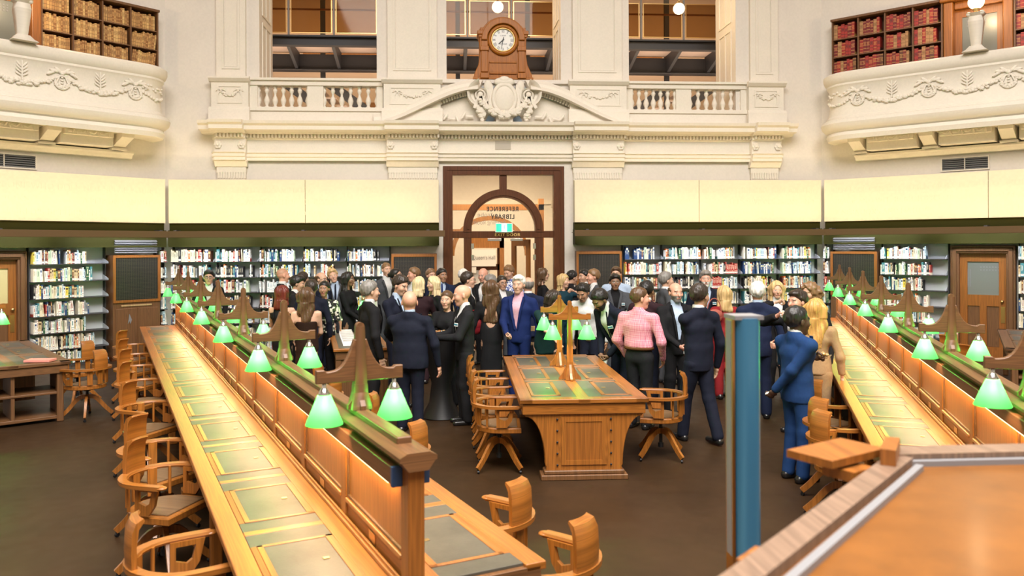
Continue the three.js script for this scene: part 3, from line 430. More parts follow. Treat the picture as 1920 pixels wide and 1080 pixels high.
for (const [side, x] of [['left', -3.1], ['right', 3.1]]) {
  const [p, t] = FR[side], d = setting(side === 'left' ? 'door_6' : 'door_7', inFrame(side, x, 4.75, .02), t);
  obj('architrave', [rb(-.6, -.42, 0, 2.35, 0, .3, .03), rb(.42, .6, 0, 2.35, 0, .3, .03), rb(-.66, .66, 2.35, 2.55, 0, .36, .03), rb(-.42, .42, 2.2, 2.35, 0, .2, .02)], M.oak, d); obj('leaf', [B(-.42, .42, 0, 1.3, .03, .08), B(-.42, -.3, 1.3, 2.2, .03, .08), B(.3, .42, 1.3, 2.2, .03, .08), B(-.3, .3, 2.05, 2.2, .03, .08)], M.oak, d); obj('pane', B(-.3, .3, 1.3, 2.05, .05, .06), M.frost, d);
  const gs = []; for (let i = 0; i < 6; i++) for (let j = 0; j < 3; j++) gs.push(B(-.22 + i * .06, -.19 + i * .06, 1.85 + j * .05, 1.88 + j * .05, .061, .065)); obj('etching', gs, M.steelgrey, d);
  const q = at('balcony_pedestal', 'white tapered plaster lamp pedestal on the ' + side + ' balcony parapet', 'pedestal', side, side === 'left' ? -3.05 : 3.2, 5.87, .98);
  const ped = (k) => put(new THREE.CylinderGeometry(k[0] * .707, k[1] * .707, k[3] - k[2], 4), 0, (k[2] + k[3]) / 2, 0, 0, PI / 4);
  obj('foot', [ped([.3, .42, 0, .05]), ped([.2, .3, .05, .12])], M.plaster, q); obj('shaft', [ped([.24, .15, .12, .58]), ped([.2, .24, .58, .68])], M.plaster, q); obj('cap', [ped([.28, .2, .68, .74]), ball(.045, -.11, .72, .09, 1, 1, 1), ball(.045, .11, .72, .09, 1, 1, 1)], M.plaster, q);
  const l = at('globe_lamp', 'glowing globe lamp on top of the ' + side + ' balcony pedestal', 'lamp', side, side === 'left' ? -3.05 : 3.2, 6.61, .98); obj('fitting', lathe([[0, 0], [.06, 0], [.04, .04], [.07, .08], [.05, .1]], 14), M.brass, l); obj('globe', ball(.14, 0, .22, 0, 1, 1, 1, 3), M.globe, l); const pl = new THREE.PointLight(0xffdca8, LV.globe); pl.position.y = .22; l.add(pl);
}
// ---------- the clock on the parapet ----------
{
  const c = thing('mantel_clock', 'large carved orange wooden clock standing on the balcony parapet', 'clock', [.01, 5.88, -R - .12]);
  const arcP = (r, cy, a0, a1, n = 18) => Array.from({ length: n + 1 }, (_, i) => { const a = a0 + (a1 - a0) * i / n; return [r * Math.cos(a), cy + r * Math.sin(a)]; });
  obj('case', put(extr([[-.64, 0], [.64, 0], [.62, .12], [.53, .32], [.5, .5], [.5, .98], [-.5, .98], [-.5, .5], [-.53, .32], [-.62, .12]], .4, [], .01), 0, 0, -.22), M.clock, c);
  obj('arch_hood', put(extr([[-.5, .9], ...arcP(.41, .9, PI, 0), [.5, .9], [.5, 1.1], [.4, 1.12], ...arcP(.44, .92, .75, PI - .75), [-.4, 1.12], [-.5, 1.1]].filter((p, i) => true), .001), 0, -9, 0), M.clock, c).visible = false;
  const hood = [...arcP(.46, .86, 0, PI), ...arcP(.36, .86, 0, PI).reverse()]; c.remove(c.children[c.children.length - 1]);
  obj('arch_moulding', [put(extr(hood, .14, [], .012), 0, 0, .14), put(extr([...arcP(.5, .86, .35, PI - .35), ...arcP(.44, .86, .35, PI - .35).reverse()], .2, [], .01), 0, 0, .0)], M.clock, c);
  obj('arch_fill', put(extr([[-.42, .8], [.42, .8], ...arcP(.42, .86, 0, PI)], .34), 0, 0, -.2), M.clock, c);
  for (const s of [-1, 1]) { obj('shoulder', [rb(s * .36, s * .56, .98, 1.07, -.24, .24, .015), rb(s * .36, s * .53, .92, .98, -.22, .22, .015), rb(s * .38, s * .5, 1.07, 1.14, -.2, .2, .012)], M.clock, c); obj('pilaster', [rb(s * .33, s * .48, .16, .92, .18, .24, .012), rb(s * .31, s * .5, .62, .72, .18, .27, .012), rb(s * .31, s * .5, .02, .14, .18, .28, .012)], M.clock, c); }
  obj('base_rail', [rb(-.66, .66, 0, .05, -.26, .24, .012), rb(-.3, .3, .12, .16, .18, .23, .01), rb(-.3, .3, .36, .4, .18, .23, .01), rb(-.31, .31, .16, .36, .18, .205, .008)], M.clock, c);
  obj('dial_ring', put(new THREE.TorusGeometry(.295, .045, 10, 36), 0, .86, .22), M.clock, c); obj('inner_ring', put(new THREE.TorusGeometry(.25, .014, 8, 36), 0, .86, .235), M.brass, c);
  const dial = obj('dial', cyl(.255, .255, .03, 0, .86, .2, 40, PI / 2), M.white, c); const mk = [], NUM = ['XII', 'I', 'II', 'III', 'IIII', 'V', 'VI', 'VII', 'VIII', 'IX', 'X', 'XI'];
  NUM.forEach((s, i) => { const a = i * PI / 6, g = text(s, .055, .003, 0, -.027, 0, { center: 1, font: 'serif', width: .018 + .014 * s.length }); g.rotateZ(-a); mk.push(put(g, .195 * Math.sin(a), .86 + .195 * Math.cos(a), .216)); });
  obj('numerals', mk, M.black, dial); obj('maker_lettering', [text('T. GAUNT', .022, .003, 0, .945, .216, { center: 1, width: .13 }), text('MELBOURNE', .022, .003, 0, .765, .216, { center: 1, width: .16 })], M.black, dial);
  obj('hour_hand', put(extr([[-.012, -.03], [.012, -.03], [.008, .13], [-.008, .13]], .004), 0, .86, .22, 0, 0, -7.6 * PI / 6), M.black, c); obj('minute_hand', put(extr([[-.009, -.06], [.009, -.06], [.004, .2], [-.004, .2]], .004), 0, .86, .226, 0, 0, -6.4 * PI / 6), M.black, c); obj('hub', cyl(.016, .016, .012, 0, .86, .228, 12, PI / 2), M.black, c);
}
// ====================== READING DESKS ======================
const TH = PI / 8;
const DESK = { left: [[.1, 0, 0], TH], right: [[.2, 0, 0], -TH] };
const deskPt = (side, x, r) => { const [p, t] = DESK[side]; return [p[0] + x * Math.cos(t) - r * Math.sin(t), p[2] - x * Math.sin(t) - r * Math.cos(t)]; };
const Z0 = 3.92, Z1 = 17.0, NP = 13, PL = (Z1 - Z0) / NP;       // one panel per reader
function buildDesk() {
  const d = thing('reading_desk', '', 'desk');
  for (const s of [-1, 1]) {
    const X = (a, b, ...r) => rb(s < 0 ? -b : a, s < 0 ? -a : b, ...r);
    obj('front_board', X(.56, .67, .72, .762, -Z1, -Z0, .008), M.honey, d, 2); obj('back_board', X(.036, .15, .72, .762, -Z1, -Z0, .004), M.honey, d, 2);
    obj('substrate', X(.05, .64, .69, .745, -Z1, -Z0, .004), M.brown, d, 2); obj('apron', X(.58, .61, .56, .7, -Z1 + .05, -Z0 - .05, .004), M.oak, d, 2);
    obj('skirting_bead', [X(.036, .06, .762, .785, -Z1, -Z0, .006), X(.036, .048, .785, .8, -Z1, -Z0, .004)], M.honey, d, 2);
    obj('light_trough', [X(.04, .085, 1.21, 1.29, -Z1 + .03, -Z0 - .03, .006)], M.walnut, d, 2); for (const z of [-Z0 - .03, -Z1 + .03]) obj('trough_cap', X(.038, .088, 1.205, 1.295, z - .012, z + .012, .004), M.bluepaint, d);
    obj('tube', X(.05, .078, 1.202, 1.212, -Z1 + .1, -Z0 - .1, .003), M.strip, d);
    rectLight(0xffd29a, LV.desk, .04, Z1 - Z0 - .25, [s * .066, 1.198, -(Z0 + Z1) / 2], DOWN, d);
    for (let i = 0; i < NP; i++) {
      const a = -Z0 - (i + 1) * PL, b = -Z0 - i * PL;                // far and near end of this place
      obj('cross_rail', X(.15, .56, .72, .762, a - .03, a + .03, .004), M.honey, d, 0);
      obj('leather_strip', X(.15, .56, .745, .7595, a + .03, a + .2, .002), M.leather, d); obj('leather_strip', X(.15, .56, .745, .7595, b - .17, b - .03, .002), M.leather, d);
      obj('flap_frame', [X(.15, .19, .745, .764, a + .2, b - .17, .003), X(.5, .53, .745, .764, a + .2, b - .17, .003), X(.15, .53, .745, .764, a + .2, a + .225, .003), X(.15, .53, .745, .764, b - .195, b - .17, .003)], M.honey, d, 2);
      obj('leather_panel', X(.19, .5, .745, .7605, a + .225, b - .195, .002), M.leather, d); obj('catch', X(.24, .27, .76, .765, (a + b) / 2 - .012, (a + b) / 2 + .012, .001), M.brass, d); obj('hinge_strip', X(.53, .56, .74, .761, a + .2, b - .17, .002), M.oak, d, 2);
      // partition: stile, sunk panel, lower rail with brass plate
      obj('partition_panel', X(.006, .018, 0.9, 1.29, a + .05, b - .05, .002), M.honey, d); obj('panel_bead', [X(.012, .028, .912, 1.28, a + .05, a + .07, .004), X(.012, .028, .912, 1.28, b - .07, b - .05, .004), X(.012, .028, .895, .912, a + .05, b - .05, .004)], M.brown, d); obj('lower_panel', X(.006, .026, .77, .87, a + .05, b - .05, .002), M.oak, d, 2); obj('ledge_bead', X(.012, .042, .87, .895, a + .05, b - .05, .008), M.honey, d, 2); obj('brass_plate', X(.026, .03, .79, .85, (a + b) / 2 - .05, (a + b) / 2 + .05, .001), M.brass, d); obj('stile', X(.012, .036, 0.77, 1.29, a - .05, a + .05, .008), M.oak, d);
    }
    obj('end_stile', X(.012, .036, 0.77, 1.29, -Z0 - .05, -Z0, .008), M.oak, d);
    for (let i = 0; i <= 6; i++) { const z = -Z0 - .3 - i * (Z1 - Z0 - .6) / 6; obj('leg', [X(.5, .58, 0, .69, z - .04, z + .04, .01), X(.48, .6, 0, .06, z - .06, z + .06, .01)], M.oak, d); }
  }
  obj('partition_core', rb(-.008, .008, 0, 1.31, -Z1, -Z0, .003), M.brown, d, 2); obj('modesty_board', rb(-.045, .045, 0, .69, -Z1 + .05, -Z0 - .05, .004), M.oak, d, 2);
  for (const z of [-Z0, -Z1]) obj('end_post', rb(-.038, .038, 0, 1.31, z - .05, z + .05, .006), M.oak, d);
  obj('ridge_cap', [sweep([V(0, 0, -Z1 - .08), V(0, 0, -Z0 + .08)], [[-.045, 1.29], [.045, 1.29], [.075, 1.33], [.085, 1.335], [.085, 1.352], [.05, 1.37], [-.05, 1.37], [-.085, 1.352], [-.085, 1.335], [-.075, 1.33]], V(0, 1, 0), .2)], M.brown, d, 2);
  obj('ridge_rib', rb(-.036, .036, 1.365, 1.4, -Z1 + .1, -Z0 - .1, .008), M.brown, d, 2);
  return d;
}
const desk = buildDesk();
desk.userData.label = 'long double sided oak reading desk at left with glowing partition'; desk.position.set(...DESK.left[0]); desk.rotation.y = TH;
dup(desk, 'long double sided oak reading desk at right behind the man in blue suit', DESK.right[0], -TH);
// ---------- green glass lamps ----------
function lamp(postH, armY, k, woodM, ah = .17) {
  const l = thing('desk_lamp', '', 'lamp'), hw = .215;
  const ped = (w0, w1, y0, y1, n = 4) => put(new THREE.CylinderGeometry(w1 * .707, w0 * .707, y1 - y0, n), 0, (y0 + y1) / 2, 0, 0, PI / 4);
  obj('post', [ped(.075, .05, .08 * k, postH - .03), put(cyl(.025, .025, .045, 0, 0, 0, 14, PI / 2), 0, postH - .03, 0, 0, 0, 0), ped(.08, .075, .1 * k, .15 * k)], woodM, l);
  obj('foot', [ped(.12, .115, 0, .02), ped(.115, .08, .02, .1 * k)], woodM, l); for (const [x, z] of [[1, 0], [-1, 0], [0, 1], [0, -1]]) { const e = k > 1.2 ? .14 : .075; const g = extr([[0, .02], [e, .0], [e, .025], [e * .62, .06 * k], [.03, .14 * k], [0, .14 * k]], .03).translate(0, 0, -.015); g.rotateY(Math.atan2(-z, x)); obj('foot_bracket', g, woodM, l); }
  const sh = [[-.26, armY - .04], [.26, armY - .04], [.26, armY + .03], [.22, armY + .03], [.205, armY + .018]]; for (let i = 0; i <= 8; i++) { const t = i / 8; sh.push([.19 - .155 * t, armY + .018 + ah * t * t * t + .012 * t]); } for (let i = 8; i >= 0; i--) { const t = i / 8; sh.push([-.19 + .155 * t, armY + .018 + ah * t * t * t + .012 * t]); } sh.push([-.205, armY + .018], [-.22, armY + .03], [-.26, armY + .03]);
  obj('arm', put(extr(sh, .036, [], .004), 0, 0, -.018), woodM, l, 0);
  for (const s of [-1, 1]) {
    const x = s * hw, y = armY - .04; obj('fitting', lathe([[0, 0], [.012, 0], [.012, -.03], [.02, -.035], [.034, -.06], [.036, -.075], [.03, -.075]].map(p => [p[0], p[1]]), 14, x, y, 0), M.chrome, l);
    const sd = obj('shade', toCreasedNormals(lathe([[.036, -.07], [.04, -.075], [.078, -.165], [.108, -.235], [.11, -.243], [.106, -.243], [.074, -.165], [.036, -.078]].map(p => [p[0], p[1]]), 28, x, y, 0), .8), M.green, l); obj('bulb', ball(.024, x, y - .125, 0, 1, 1.3, 1, 2), M.bulb, sd);
    const p = new THREE.PointLight(0xfff0d2, LV.lamp); p.position.set(x, y - .125, 0); p.shadow.radius = 1.2; l.add(p);
  }
  l.scale.setScalar(.88); return l;
}
const lamp0 = lamp(.52, .21, 1, M.brown); let lampUsed = 0;
const LR = [4.72, 6.72, 8.72, 10.72, 12.72, 14.72, 16.7];
for (const side of ['left', 'right']) LR.forEach((r, i) => {
  const [x, z] = deskPt(side, 0, r), lb = `wooden twin lamp with green shades, ${ORD[i]} from the near end of the ${side} desk`, pos = [x, 1.4, z];
  if (!lampUsed++) { lamp0.position.set(...pos); lamp0.rotation.y = DESK[side][1]; tag(lamp0, lb, 'lamp', 'green lamps along the desks'); } else dup(lamp0, lb, pos, DESK[side][1], 'green lamps along the desks');
});
// ---------- centre table ----------
function readingTable(label, pos, turn, w, L, m1, simple) {
  const t = thing('reading_table', label, 'table', pos, turn), h = w / 2, H2 = .78;
  obj('top_frame', [rb(-h, -h + .13, H2 - .045, H2, -L, 0, .008), rb(h - .13, h, H2 - .045, H2, -L, 0, .008), rb(-h, h, H2 - .045, H2, -.12, 0, .008), rb(-h, h, H2 - .045, H2, -L, -L + .12, .008), rb(-.06, .06, H2 - .045, H2 - .001, -L, 0, .004)], m1, t, 2); obj('substrate', rb(-h + .04, h - .04, H2 - .1, H2 - .01, -L + .03, -.03), M.brown, t, 2);
  obj('apron', [rb(-h + .03, h - .03, H2 - .15, H2 - .05, -.06, -.02), rb(-h + .03, h - .03, H2 - .15, H2 - .05, -L + .02, -L + .06), rb(-h + .03, -h + .06, H2 - .15, H2 - .05, -L + .04, -.04), rb(h - .06, h - .03, H2 - .15, H2 - .05, -L + .04, -.04)], m1, t, 0);
  const n = 3, q = (L - .24) / n; for (let i = 0; i < n; i++) for (const s of [-1, 1]) { const X = (a, b, ...r) => rb(s < 0 ? -b : a, s < 0 ? -a : b, ...r), z1 = -.12 - i * q, z0 = z1 - q; obj('leather_strip', X(.06, .2, H2 - .03, H2 - .003, z0, z1, .002), M.leather, t); obj('leather_panel', X(.24, h - .16, H2 - .03, H2 - .001, z0 + .14, z1 - .12, .002), M.leather, t); obj('leather_strip', X(.2, h - .13, H2 - .03, H2 - .003, z0, z0 + .1, .002), M.leather, t); obj('leather_strip', X(.2, h - .13, H2 - .03, H2 - .003, z1 - .08, z1, .002), M.leather, t); obj('flap_frame', [X(.2, .24, H2 - .02, H2 + .002, z0 + .1, z1 - .08, .003), X(h - .16, h - .13, H2 - .02, H2 + .002, z0 + .1, z1 - .08, .003), X(.2, h - .13, H2 - .02, H2 + .002, z0 + .1, z0 + .14, .003), X(.2, h - .13, H2 - .02, H2 + .002, z1 - .12, z1 - .08, .003)], m1, t, 0); obj('catch', X(.27, .31, H2, H2 + .005, (z0 + z1) / 2 - .012, (z0 + z1) / 2 + .012, .001), M.brass, t); if (i) obj('cross_rail', X(.06, h - .13, H2 - .03, H2 - .0005, z1 - .02, z1 + .02, .003), m1, t, 0); }
  if (simple) { for (const x of [-1, 1]) for (const z of [-.08, -L + .08]) obj('leg', rb(x * (h - .12) - .04, x * (h - .12) + .04, 0, H2 - .1, z - .04, z + .04, .01), m1, t); obj('modesty_panel', B(-h + .16, h - .16, .08, H2 - .1, -L / 2 - .02, -L / 2 + .02), M.brown, t); obj('shelf_board', [rb(-h + .1, h - .1, .36, .39, -.7, -.05), rb(-h + .1, h - .1, .04, .08, -.7, -.05)], m1, t, 0); obj('side_panel', [B(-.02, .02, .08, .64, -.7, -.06), B(-h + .09, -h + .12, .08, .64, -.7, -.06), B(h - .12, h - .09, .08, .64, -.7, -.06)], m1, t); return t; }
  for (const z of [-.1, -L + .22]) {
    const b = h * .93, e = .36, p = [[-e, .05], [e, .05], [e, .12]]; for (let i = 0; i <= 14; i++) { const a = i / 14 * PI / 2; p.push([e + .01 + (b - e - .03) * (1 - Math.cos(a)) * 1, .14 + (.63 - .16) * Math.sin(a)]); } p.push([b, .64], [-b, .64]); for (let i = 14; i >= 0; i--) { const a = i / 14 * PI / 2; p.push([-(e + .01 + (b - e - .03) * (1 - Math.cos(a))), .14 + (.63 - .16) * Math.sin(a)]); } p.push([-e, .12]);
    const pd = obj('pedestal', put(extr(p, .1, [], .006), 0, 0, z - .05), m1, t); obj('plinth', [rb(-e - .06, e + .06, 0, .05, z - .1, z + .1, .008), rb(-e - .03, e + .03, .05, .09, z - .08, z + .08, .012)], M.brown, t);
    for (const f of [z + .055, z - .065]) { obj('panel_frame', frame2(-.22, .22, .14, .6, f, .045, .012), m1, pd); obj('sunk_panel', B(-.175, .175, .185, .555, f - .004, f + .006), M.oak, pd); for (const x of [-.26, .26]) for (let k = 0; k < 5; k++) obj('stud', ball(.011, x, .14 + k * .11, f + .012, 1, 1, .6, 1), M.iron, pd); }
  }
  obj('stretcher', rb(-.06, .06, .16, .28, -L + .2, -.1), m1, t, 2); return t;
}
readingTable('honey oak reading table with arched pedestal and two lamps in mid floor', [.07, 0, -7.66], -.02, 1.25, 3.1, M.honey, false);
readingTable('dark oak table with open shelves and green lamp at left edge', [-6.66, 0, -10.42], .63, 1.3, 3.1, M.brown, true);
readingTable('brown oak table beside the panelled door at picture edge', [7.1, 0, -10.4], -.6, 1.25, 3.0, M.brown, true);
{
  const tl = lamp(.99, .79, 1.5, M.honey, .1); tag(tl, 'tall twin green lamp standing nearest on the centre table', 'lamp'); tl.position.set(.1, .782, -8.75);
  dup(tl, 'tall twin green lamp standing farther back on the centre table', [.13, .782, -9.75], 0, null);
  dup(tl, 'tall twin green lamp on the dark table at left edge', [-7.38, .782, -11.1], .63, null);
}
// display table with white cards, cocktail table, floor-standing column, dais and counter
{
  const t = thing('display_table', 'narrow display table covered in rows of white cards', 'table', [-2.5, 0, -11.5], .17);
  obj('top', rb(-.35, .45, .76, .8, -2.1, 0, .008), M.honey, t, 2); obj('cloth', B(-.27, .37, .8, .804, -2.02, -.1), M.leather, t); for (const x of [-.28, .38]) for (const z of [-.08, -2.0]) obj('leg', rb(x - .04, x + .04, 0, .76, z - .04, z + .04, .008), M.brown, t); obj('apron', [rb(-.32, .42, .64, .76, -.06, -.03), rb(-.32, .42, .64, .76, -2.07, -2.04), rb(-.32, -.29, .64, .76, -2.04, -.06), rb(.39, .42, .64, .76, -2.04, -.06)], M.brown, t, 0); obj('end_board', B(-.26, .36, .02, .64, -.07, -.05), M.brown, t);
  let n = 0; for (let i = 0; i < 7; i++) for (let j = 0; j < 2; j++) { const a = .17, lx = -.1 + j * .28, lz = -.4 - i * .24, c = Math.cos(a), s = Math.sin(a); const k = tag(obj('name_card', [box(.2, .003, .13, 0, .03, .02, .5), box(.2, .003, .13, 0, .03, -.04, -.9)], M.white), `folded white card, row ${ORD[i]} from front, ${j ? 'inner' : 'outer'} column of display table`, 'card', 'cards on the display table'); k.position.set(-2.5 + lx * c + lz * s, .806, -11.5 - lx * s + lz * c); k.rotation.y = a; n++; }
  const dl = lamp(.5, .4, 1, M.honey); scene.remove(dl); taken.desk_lamp--;
  const gl = thing('table_lamp', 'small single green shade lamp on the display table', 'lamp', [-2.62, .806, -13.35]); obj('stand', [cyl(.07, .06, .02, 0, .01, 0, 16), cyl(.009, .009, .44, 0, .23, 0, 8)], M.brass, gl); obj('shade', lathe([[.03, .56], [.1, .4], [.096, .4], [.028, .555]], 24), M.green, gl); obj('bulb', ball(.022, 0, .47, 0, 1, 1.2, 1, 2), M.bulb, gl); const p = new THREE.PointLight(0xfff0d2, LV.lamp); p.position.y = .47; gl.add(p); obj('cap', lathe([[0, .6], [.02, .6], [.034, .55], [0, .55]], 12), M.brass, gl);
  const k = thing('cocktail_table', 'tall cocktail table in black cloth between the two bald men', 'table', [-1.32, 0, -10.62]); obj('table_top', cyl(.32, .32, .03, 0, 1.09, 0, 28), M.brown, k); obj('cloth', lathe([[.31, 1.075], [.32, 1.06], [.22, .8], [.13, .45], [.16, .2], [.26, 0.01], [.25, 0.01], [.0, .01]], 24), M.black, k);
  const pl = thing('snack_platter', 'round platter of canapes on the black cocktail table', 'platter', [-1.3, 1.106, -10.55]); obj('plate', lathe([[0, 0], [.1, 0], [.15, .015], [.15, .02], [.1, .008], [0, .006]], 24), M.white, pl); for (let i = 0; i < 9; i++) obj('canape', ball(.024, .09 * Math.cos(i * .7), .022, .09 * Math.sin(i * .7), 1, .7, 1, 1), i % 2 ? M.blond : M.oak, pl);
  const c = thing('steel_column', 'tall shiny blue grey steel column standing in the foreground', 'column', [-.14, .6, -3.05]); obj('column_body', sweep([V(0, .02, 0), V(0, 1.38, 0)], Array.from({ length: 20 }, (_, i) => { const a = i / 20 * 2 * PI; return [.052 * Math.sign(Math.cos(a)) * Math.pow(Math.abs(Math.cos(a)), .8), .07 * Math.sin(a)]; }), V(0, 0, 1), 1), mat('blue brushed steel', lin(.07, .26, .46), .32, { metalness: .55 }), c); obj('side_trim', B(-.06, -.05, .02, 1.375, -.03, .04), M.brass, c); obj('side_panel', B(-.062, -.052, .5, 1.37, -.02, .03), M.steelgrey, c); obj('top_cap', B(-.056, .052, 1.375, 1.39, -.06, .06), M.steelgrey, c); obj('foot_plate', rb(-.14, .14, 0, .02, -.14, .14), M.steel, c); obj('screw', ball(.012, -.062, .35, .02, .6, 1, 1, 1), M.chrome, c);
  const op = (r, y0, y1) => { const pts = []; for (let i = 0; i < 8; i++) { const a = PI / 8 + i * PI / 4; pts.push([r * Math.sin(a), r * Math.cos(a)]); } return put(extr(pts, y1 - y0), 0, y1, 0, PI / 2); };
  const ds = thing('dais', 'raised wooden central dais carrying the supervisor counter', 'platform', [0, 0, 0]); obj('platform', op(3.5, 0, .57), M.brown, ds); obj('platform_top', op(3.55, .57, .6), M.seat, ds);
  const q = thing('supervisor_counter', 'blurred polished wooden counter with raised rim in the near corner', 'counter', [0, .6, 0]); const top = [[.07, -2.44], [1.7, -2.44], [1.7, -1.2], [-.35, -1.2], [-1.06, -1.25]];
  const tp = (pts, y0, y1) => put(extr(pts.map(p => [p[0], p[1]]), y1 - y0, [], .004), 0, y1, 0, PI / 2);
  obj('counter_top', tp(top, .96, 1.0), mat('polished counter oak', lin(.25, .092, .016), .3, { map: rep(stainTex, .9), clearcoat: .15, clearcoatRoughness: .15, specularIntensity: .5 }), q); obj('counter_body', tp([[.1, -2.3], [1.6, -2.3], [1.6, -1.3], [-.3, -1.3], [-.9, -1.38]], 0, .96), M.oak, q);
  const rim = (a, b, w, h) => { const A = V(a[0], 0, a[1]), Bv = V(b[0], 0, b[1]), l = A.distanceTo(Bv); return box(l, h, w, (a[0] + b[0]) / 2, 1.0 + h / 2, (a[1] + b[1]) / 2, 0, -Math.atan2(b[1] - a[1], b[0] - a[0])); };
  obj('rim', [rim([.04, -2.44], [1.7, -2.44], .09, .035), rim([-1.09, -1.22], [.08, -2.4], .065, .03)], mat('worn counter rim', lin(.27, .18, .13), .35, { map: g1 }), q); obj('rim_bead', [rim([.06, -2.38], [1.7, -2.38], .02, .02), rim([-1.02, -1.2], [.1, -2.34], .02, .02)], M.steelgrey, q);
  obj('corner_block', [box(.26, .022, .15, -.1, 1.035, -2.43, 0, .5), box(.04, .05, .17, .03, 1.05, -2.37, 0, -.6), box(.1, .03, .1, -.1, 1.0, -2.36, 0, .5)], M.oak, q); obj('side_block', box(.1, .1, .1, -.555, .92, -1.84, 0, .78), M.oak, q); obj('pull', box(.012, .01, .18, .12, 1.006, -1.75, 0, .7), M.chrome, q);
}
// ---------- captain's chairs ----------
function buildChair() {
  const c = thing('captain_chair', '', 'chair'), W = M.honey;
  const D = []; for (let i = 0; i <= 18; i++) { const a = PI + i / 18 * PI; D.push([.25 * Math.cos(a), .03 + .26 * -Math.sin(a) * -1]); } D.push([.24, .22], [-.24, .22]);
  obj('seat', put(extr(D.map(p => [p[0], p[1]]), .04, [], .008), 0, .47, 0, PI / 2), W, c); obj('seat_pad', put(extr(D.map(p => [p[0] * .84, p[1] * .84]), .012, [], .004), 0, .485, 0, PI / 2), M.seat, c);
  const u = []; u.push(V(-.285, .7, .2), V(-.29, .7, .1)); for (let i = 0; i <= 16; i++) { const a = PI + i / 16 * PI; u.push(V(.29 * Math.cos(a), .7, .0 + .27 * Math.sin(a))); } u.push(V(.29, .7, .1), V(.285, .7, .2));
  obj('arm_rail', [sweep(u, [[-.032, -.014], [.026, -.014], [.032, 0], [.026, .014], [-.032, .014]], V(0, 1, 0), .6), put(ball(.04, -.285, .7, .2, .9, .36, 1, 2)), put(ball(.04, .285, .7, .2, .9, .36, 1, 2))], W, c, 2);
  const cr = []; for (let i = 0; i <= 10; i++) { const a = -PI / 2 + (i / 10 - .5) * .74; cr.push(V(.28 * Math.cos(a), .7, .28 * Math.sin(a) + .0)); }
  obj('crest', sweep(cr, [[.018, .0], [.014, .12], [.026, .21], [.058, .25], [.052, .264], [.012, .246], [-.01, .2], [-.016, .09], [-.012, 0]].map(p => [p[0], p[1]]), V(0, 1, 0), .7), W, c, 0);
  for (const s of [-1, 1]) { const g = extr([[-.07, .49], [.04, .49], [.09, .56], [.12, .69], [-.07, .69]], .026, [[[-.04, .58], [-.04, .66], [.07, .66], [.05, .58], [.02, .56]]]).rotateY(-PI / 2); obj('arm_support', put(g, s * .262 + .013, 0, 0.04), W, c); }
  for (const a of [-.55, 0, .55]) obj('back_slat', put(rb(-.035, .035, .49, .7, -.01, .01, .003), .25 * Math.sin(a), 0, -.25 * Math.cos(a), 0, -a, 0), W, c);
  for (const a of [-1.05, 1.05]) obj('back_spindle', put(cyl(.012, .012, .21, 0, .595, 0, 8), .255 * Math.sin(a), 0, -.255 * Math.cos(a)), W, c);
  obj('column', [cyl(.018, .018, .32, 0, .28, 0, 10), cyl(.045, .03, .06, 0, .41, 0, 12), cyl(.05, .05, .02, 0, .445, 0, 12), cyl(.03, .03, .05, 0, .14, 0, 10)], M.iron, c);
  for (let k = 0; k < 4; k++) { const a = PI / 4 + k * PI / 2, pts = []; for (let i = 0; i <= 8; i++) { const t = i / 8, r = .02 + .3 * t; pts.push(V(r * Math.cos(a), .3 - .09 * t - .16 * t * t + .02 * Math.sin(t * PI * 2), r * Math.sin(a))); } const lg = obj('leg', sweep(pts, rect(.036, .06), V(0, 1, 0), .6, t => 1 - .2 * t), W, c); obj('caster', [put(cyl(.018, .018, .02, 0, 0, 0, 10, PI / 2), .31 * Math.cos(a), .018, .31 * Math.sin(a)), cyl(.012, .012, .03, .31 * Math.cos(a), .035, .31 * Math.sin(a), 8)], M.iron, lg); }
  c.scale.setScalar(.95); return c;
}
const chair0 = buildChair(); let chairUsed = 0;
function chair(label, x, z, face, group) { if (!chairUsed++) { chair0.position.set(x, 0, z); chair0.rotation.y = face; tag(chair0, label, 'chair', group); } else dup(chair0, label, [x, 0, z], face, group); }
// face: the way a sitter looks, 0 = +z
[5.03, 6.64, 7.46, 9.27, 10.8, 12.07, 13.35, 14.68].forEach((r, i) => { const [x, z] = deskPt('left', -.84, r); chair(`wooden captain's chair, ${ORD[i]} from the front on outer side of left desk`, x, z, PI / 2 + TH + [.1, -.06, .12, 0, -.1, .05, 0, .08, 0][i], 'chairs at the left desk'); });
[4.17, 4.87, 6.55, 7.8, 9.1, 9.9].forEach((r, i) => { const [x, z] = deskPt('left', .8, r); chair(`wooden captain's chair, ${ORD[i]} from the front on aisle side of left desk`, x, z, -PI / 2 + TH + [.35, .3, .2, -.2, .1, 0, .1][i], 'chairs at the left desk aisle'); });
[6.6, 7.17, 8.2, 10.9, 11.6].forEach((r, i) => { const [x, z] = deskPt('right', -.8, r); chair(`wooden captain's chair, ${ORD[i]} from the front on aisle side of right desk`, x, z, PI / 2 - TH + [.1, 0, -.08, .05, 0][i], 'chairs at the right desk'); });
[11.4, 12.6].forEach((r, i) => { const [x, z] = deskPt('right', .95, r); chair(`wooden captain's chair, ${i ? 'farther' : 'nearer'} one on outer side of right desk`, x, z, -PI / 2 - TH, 'chairs outside right desk'); });
[[-.72, -8.15, .06], [-.73, -8.73, -.06], [-.73, -9.3, .04], [-.73, -9.87, 0]].forEach(([x, z, a], i) => chair(`honey oak captain's chair, ${ORD[i]} from the front along left side of centre table`, x, z, PI / 2 + a, 'chairs left of the centre table'));
chair("honey oak captain's chair under the hand of the walking man", 1.02, -8.42, -PI / 2 + .25);
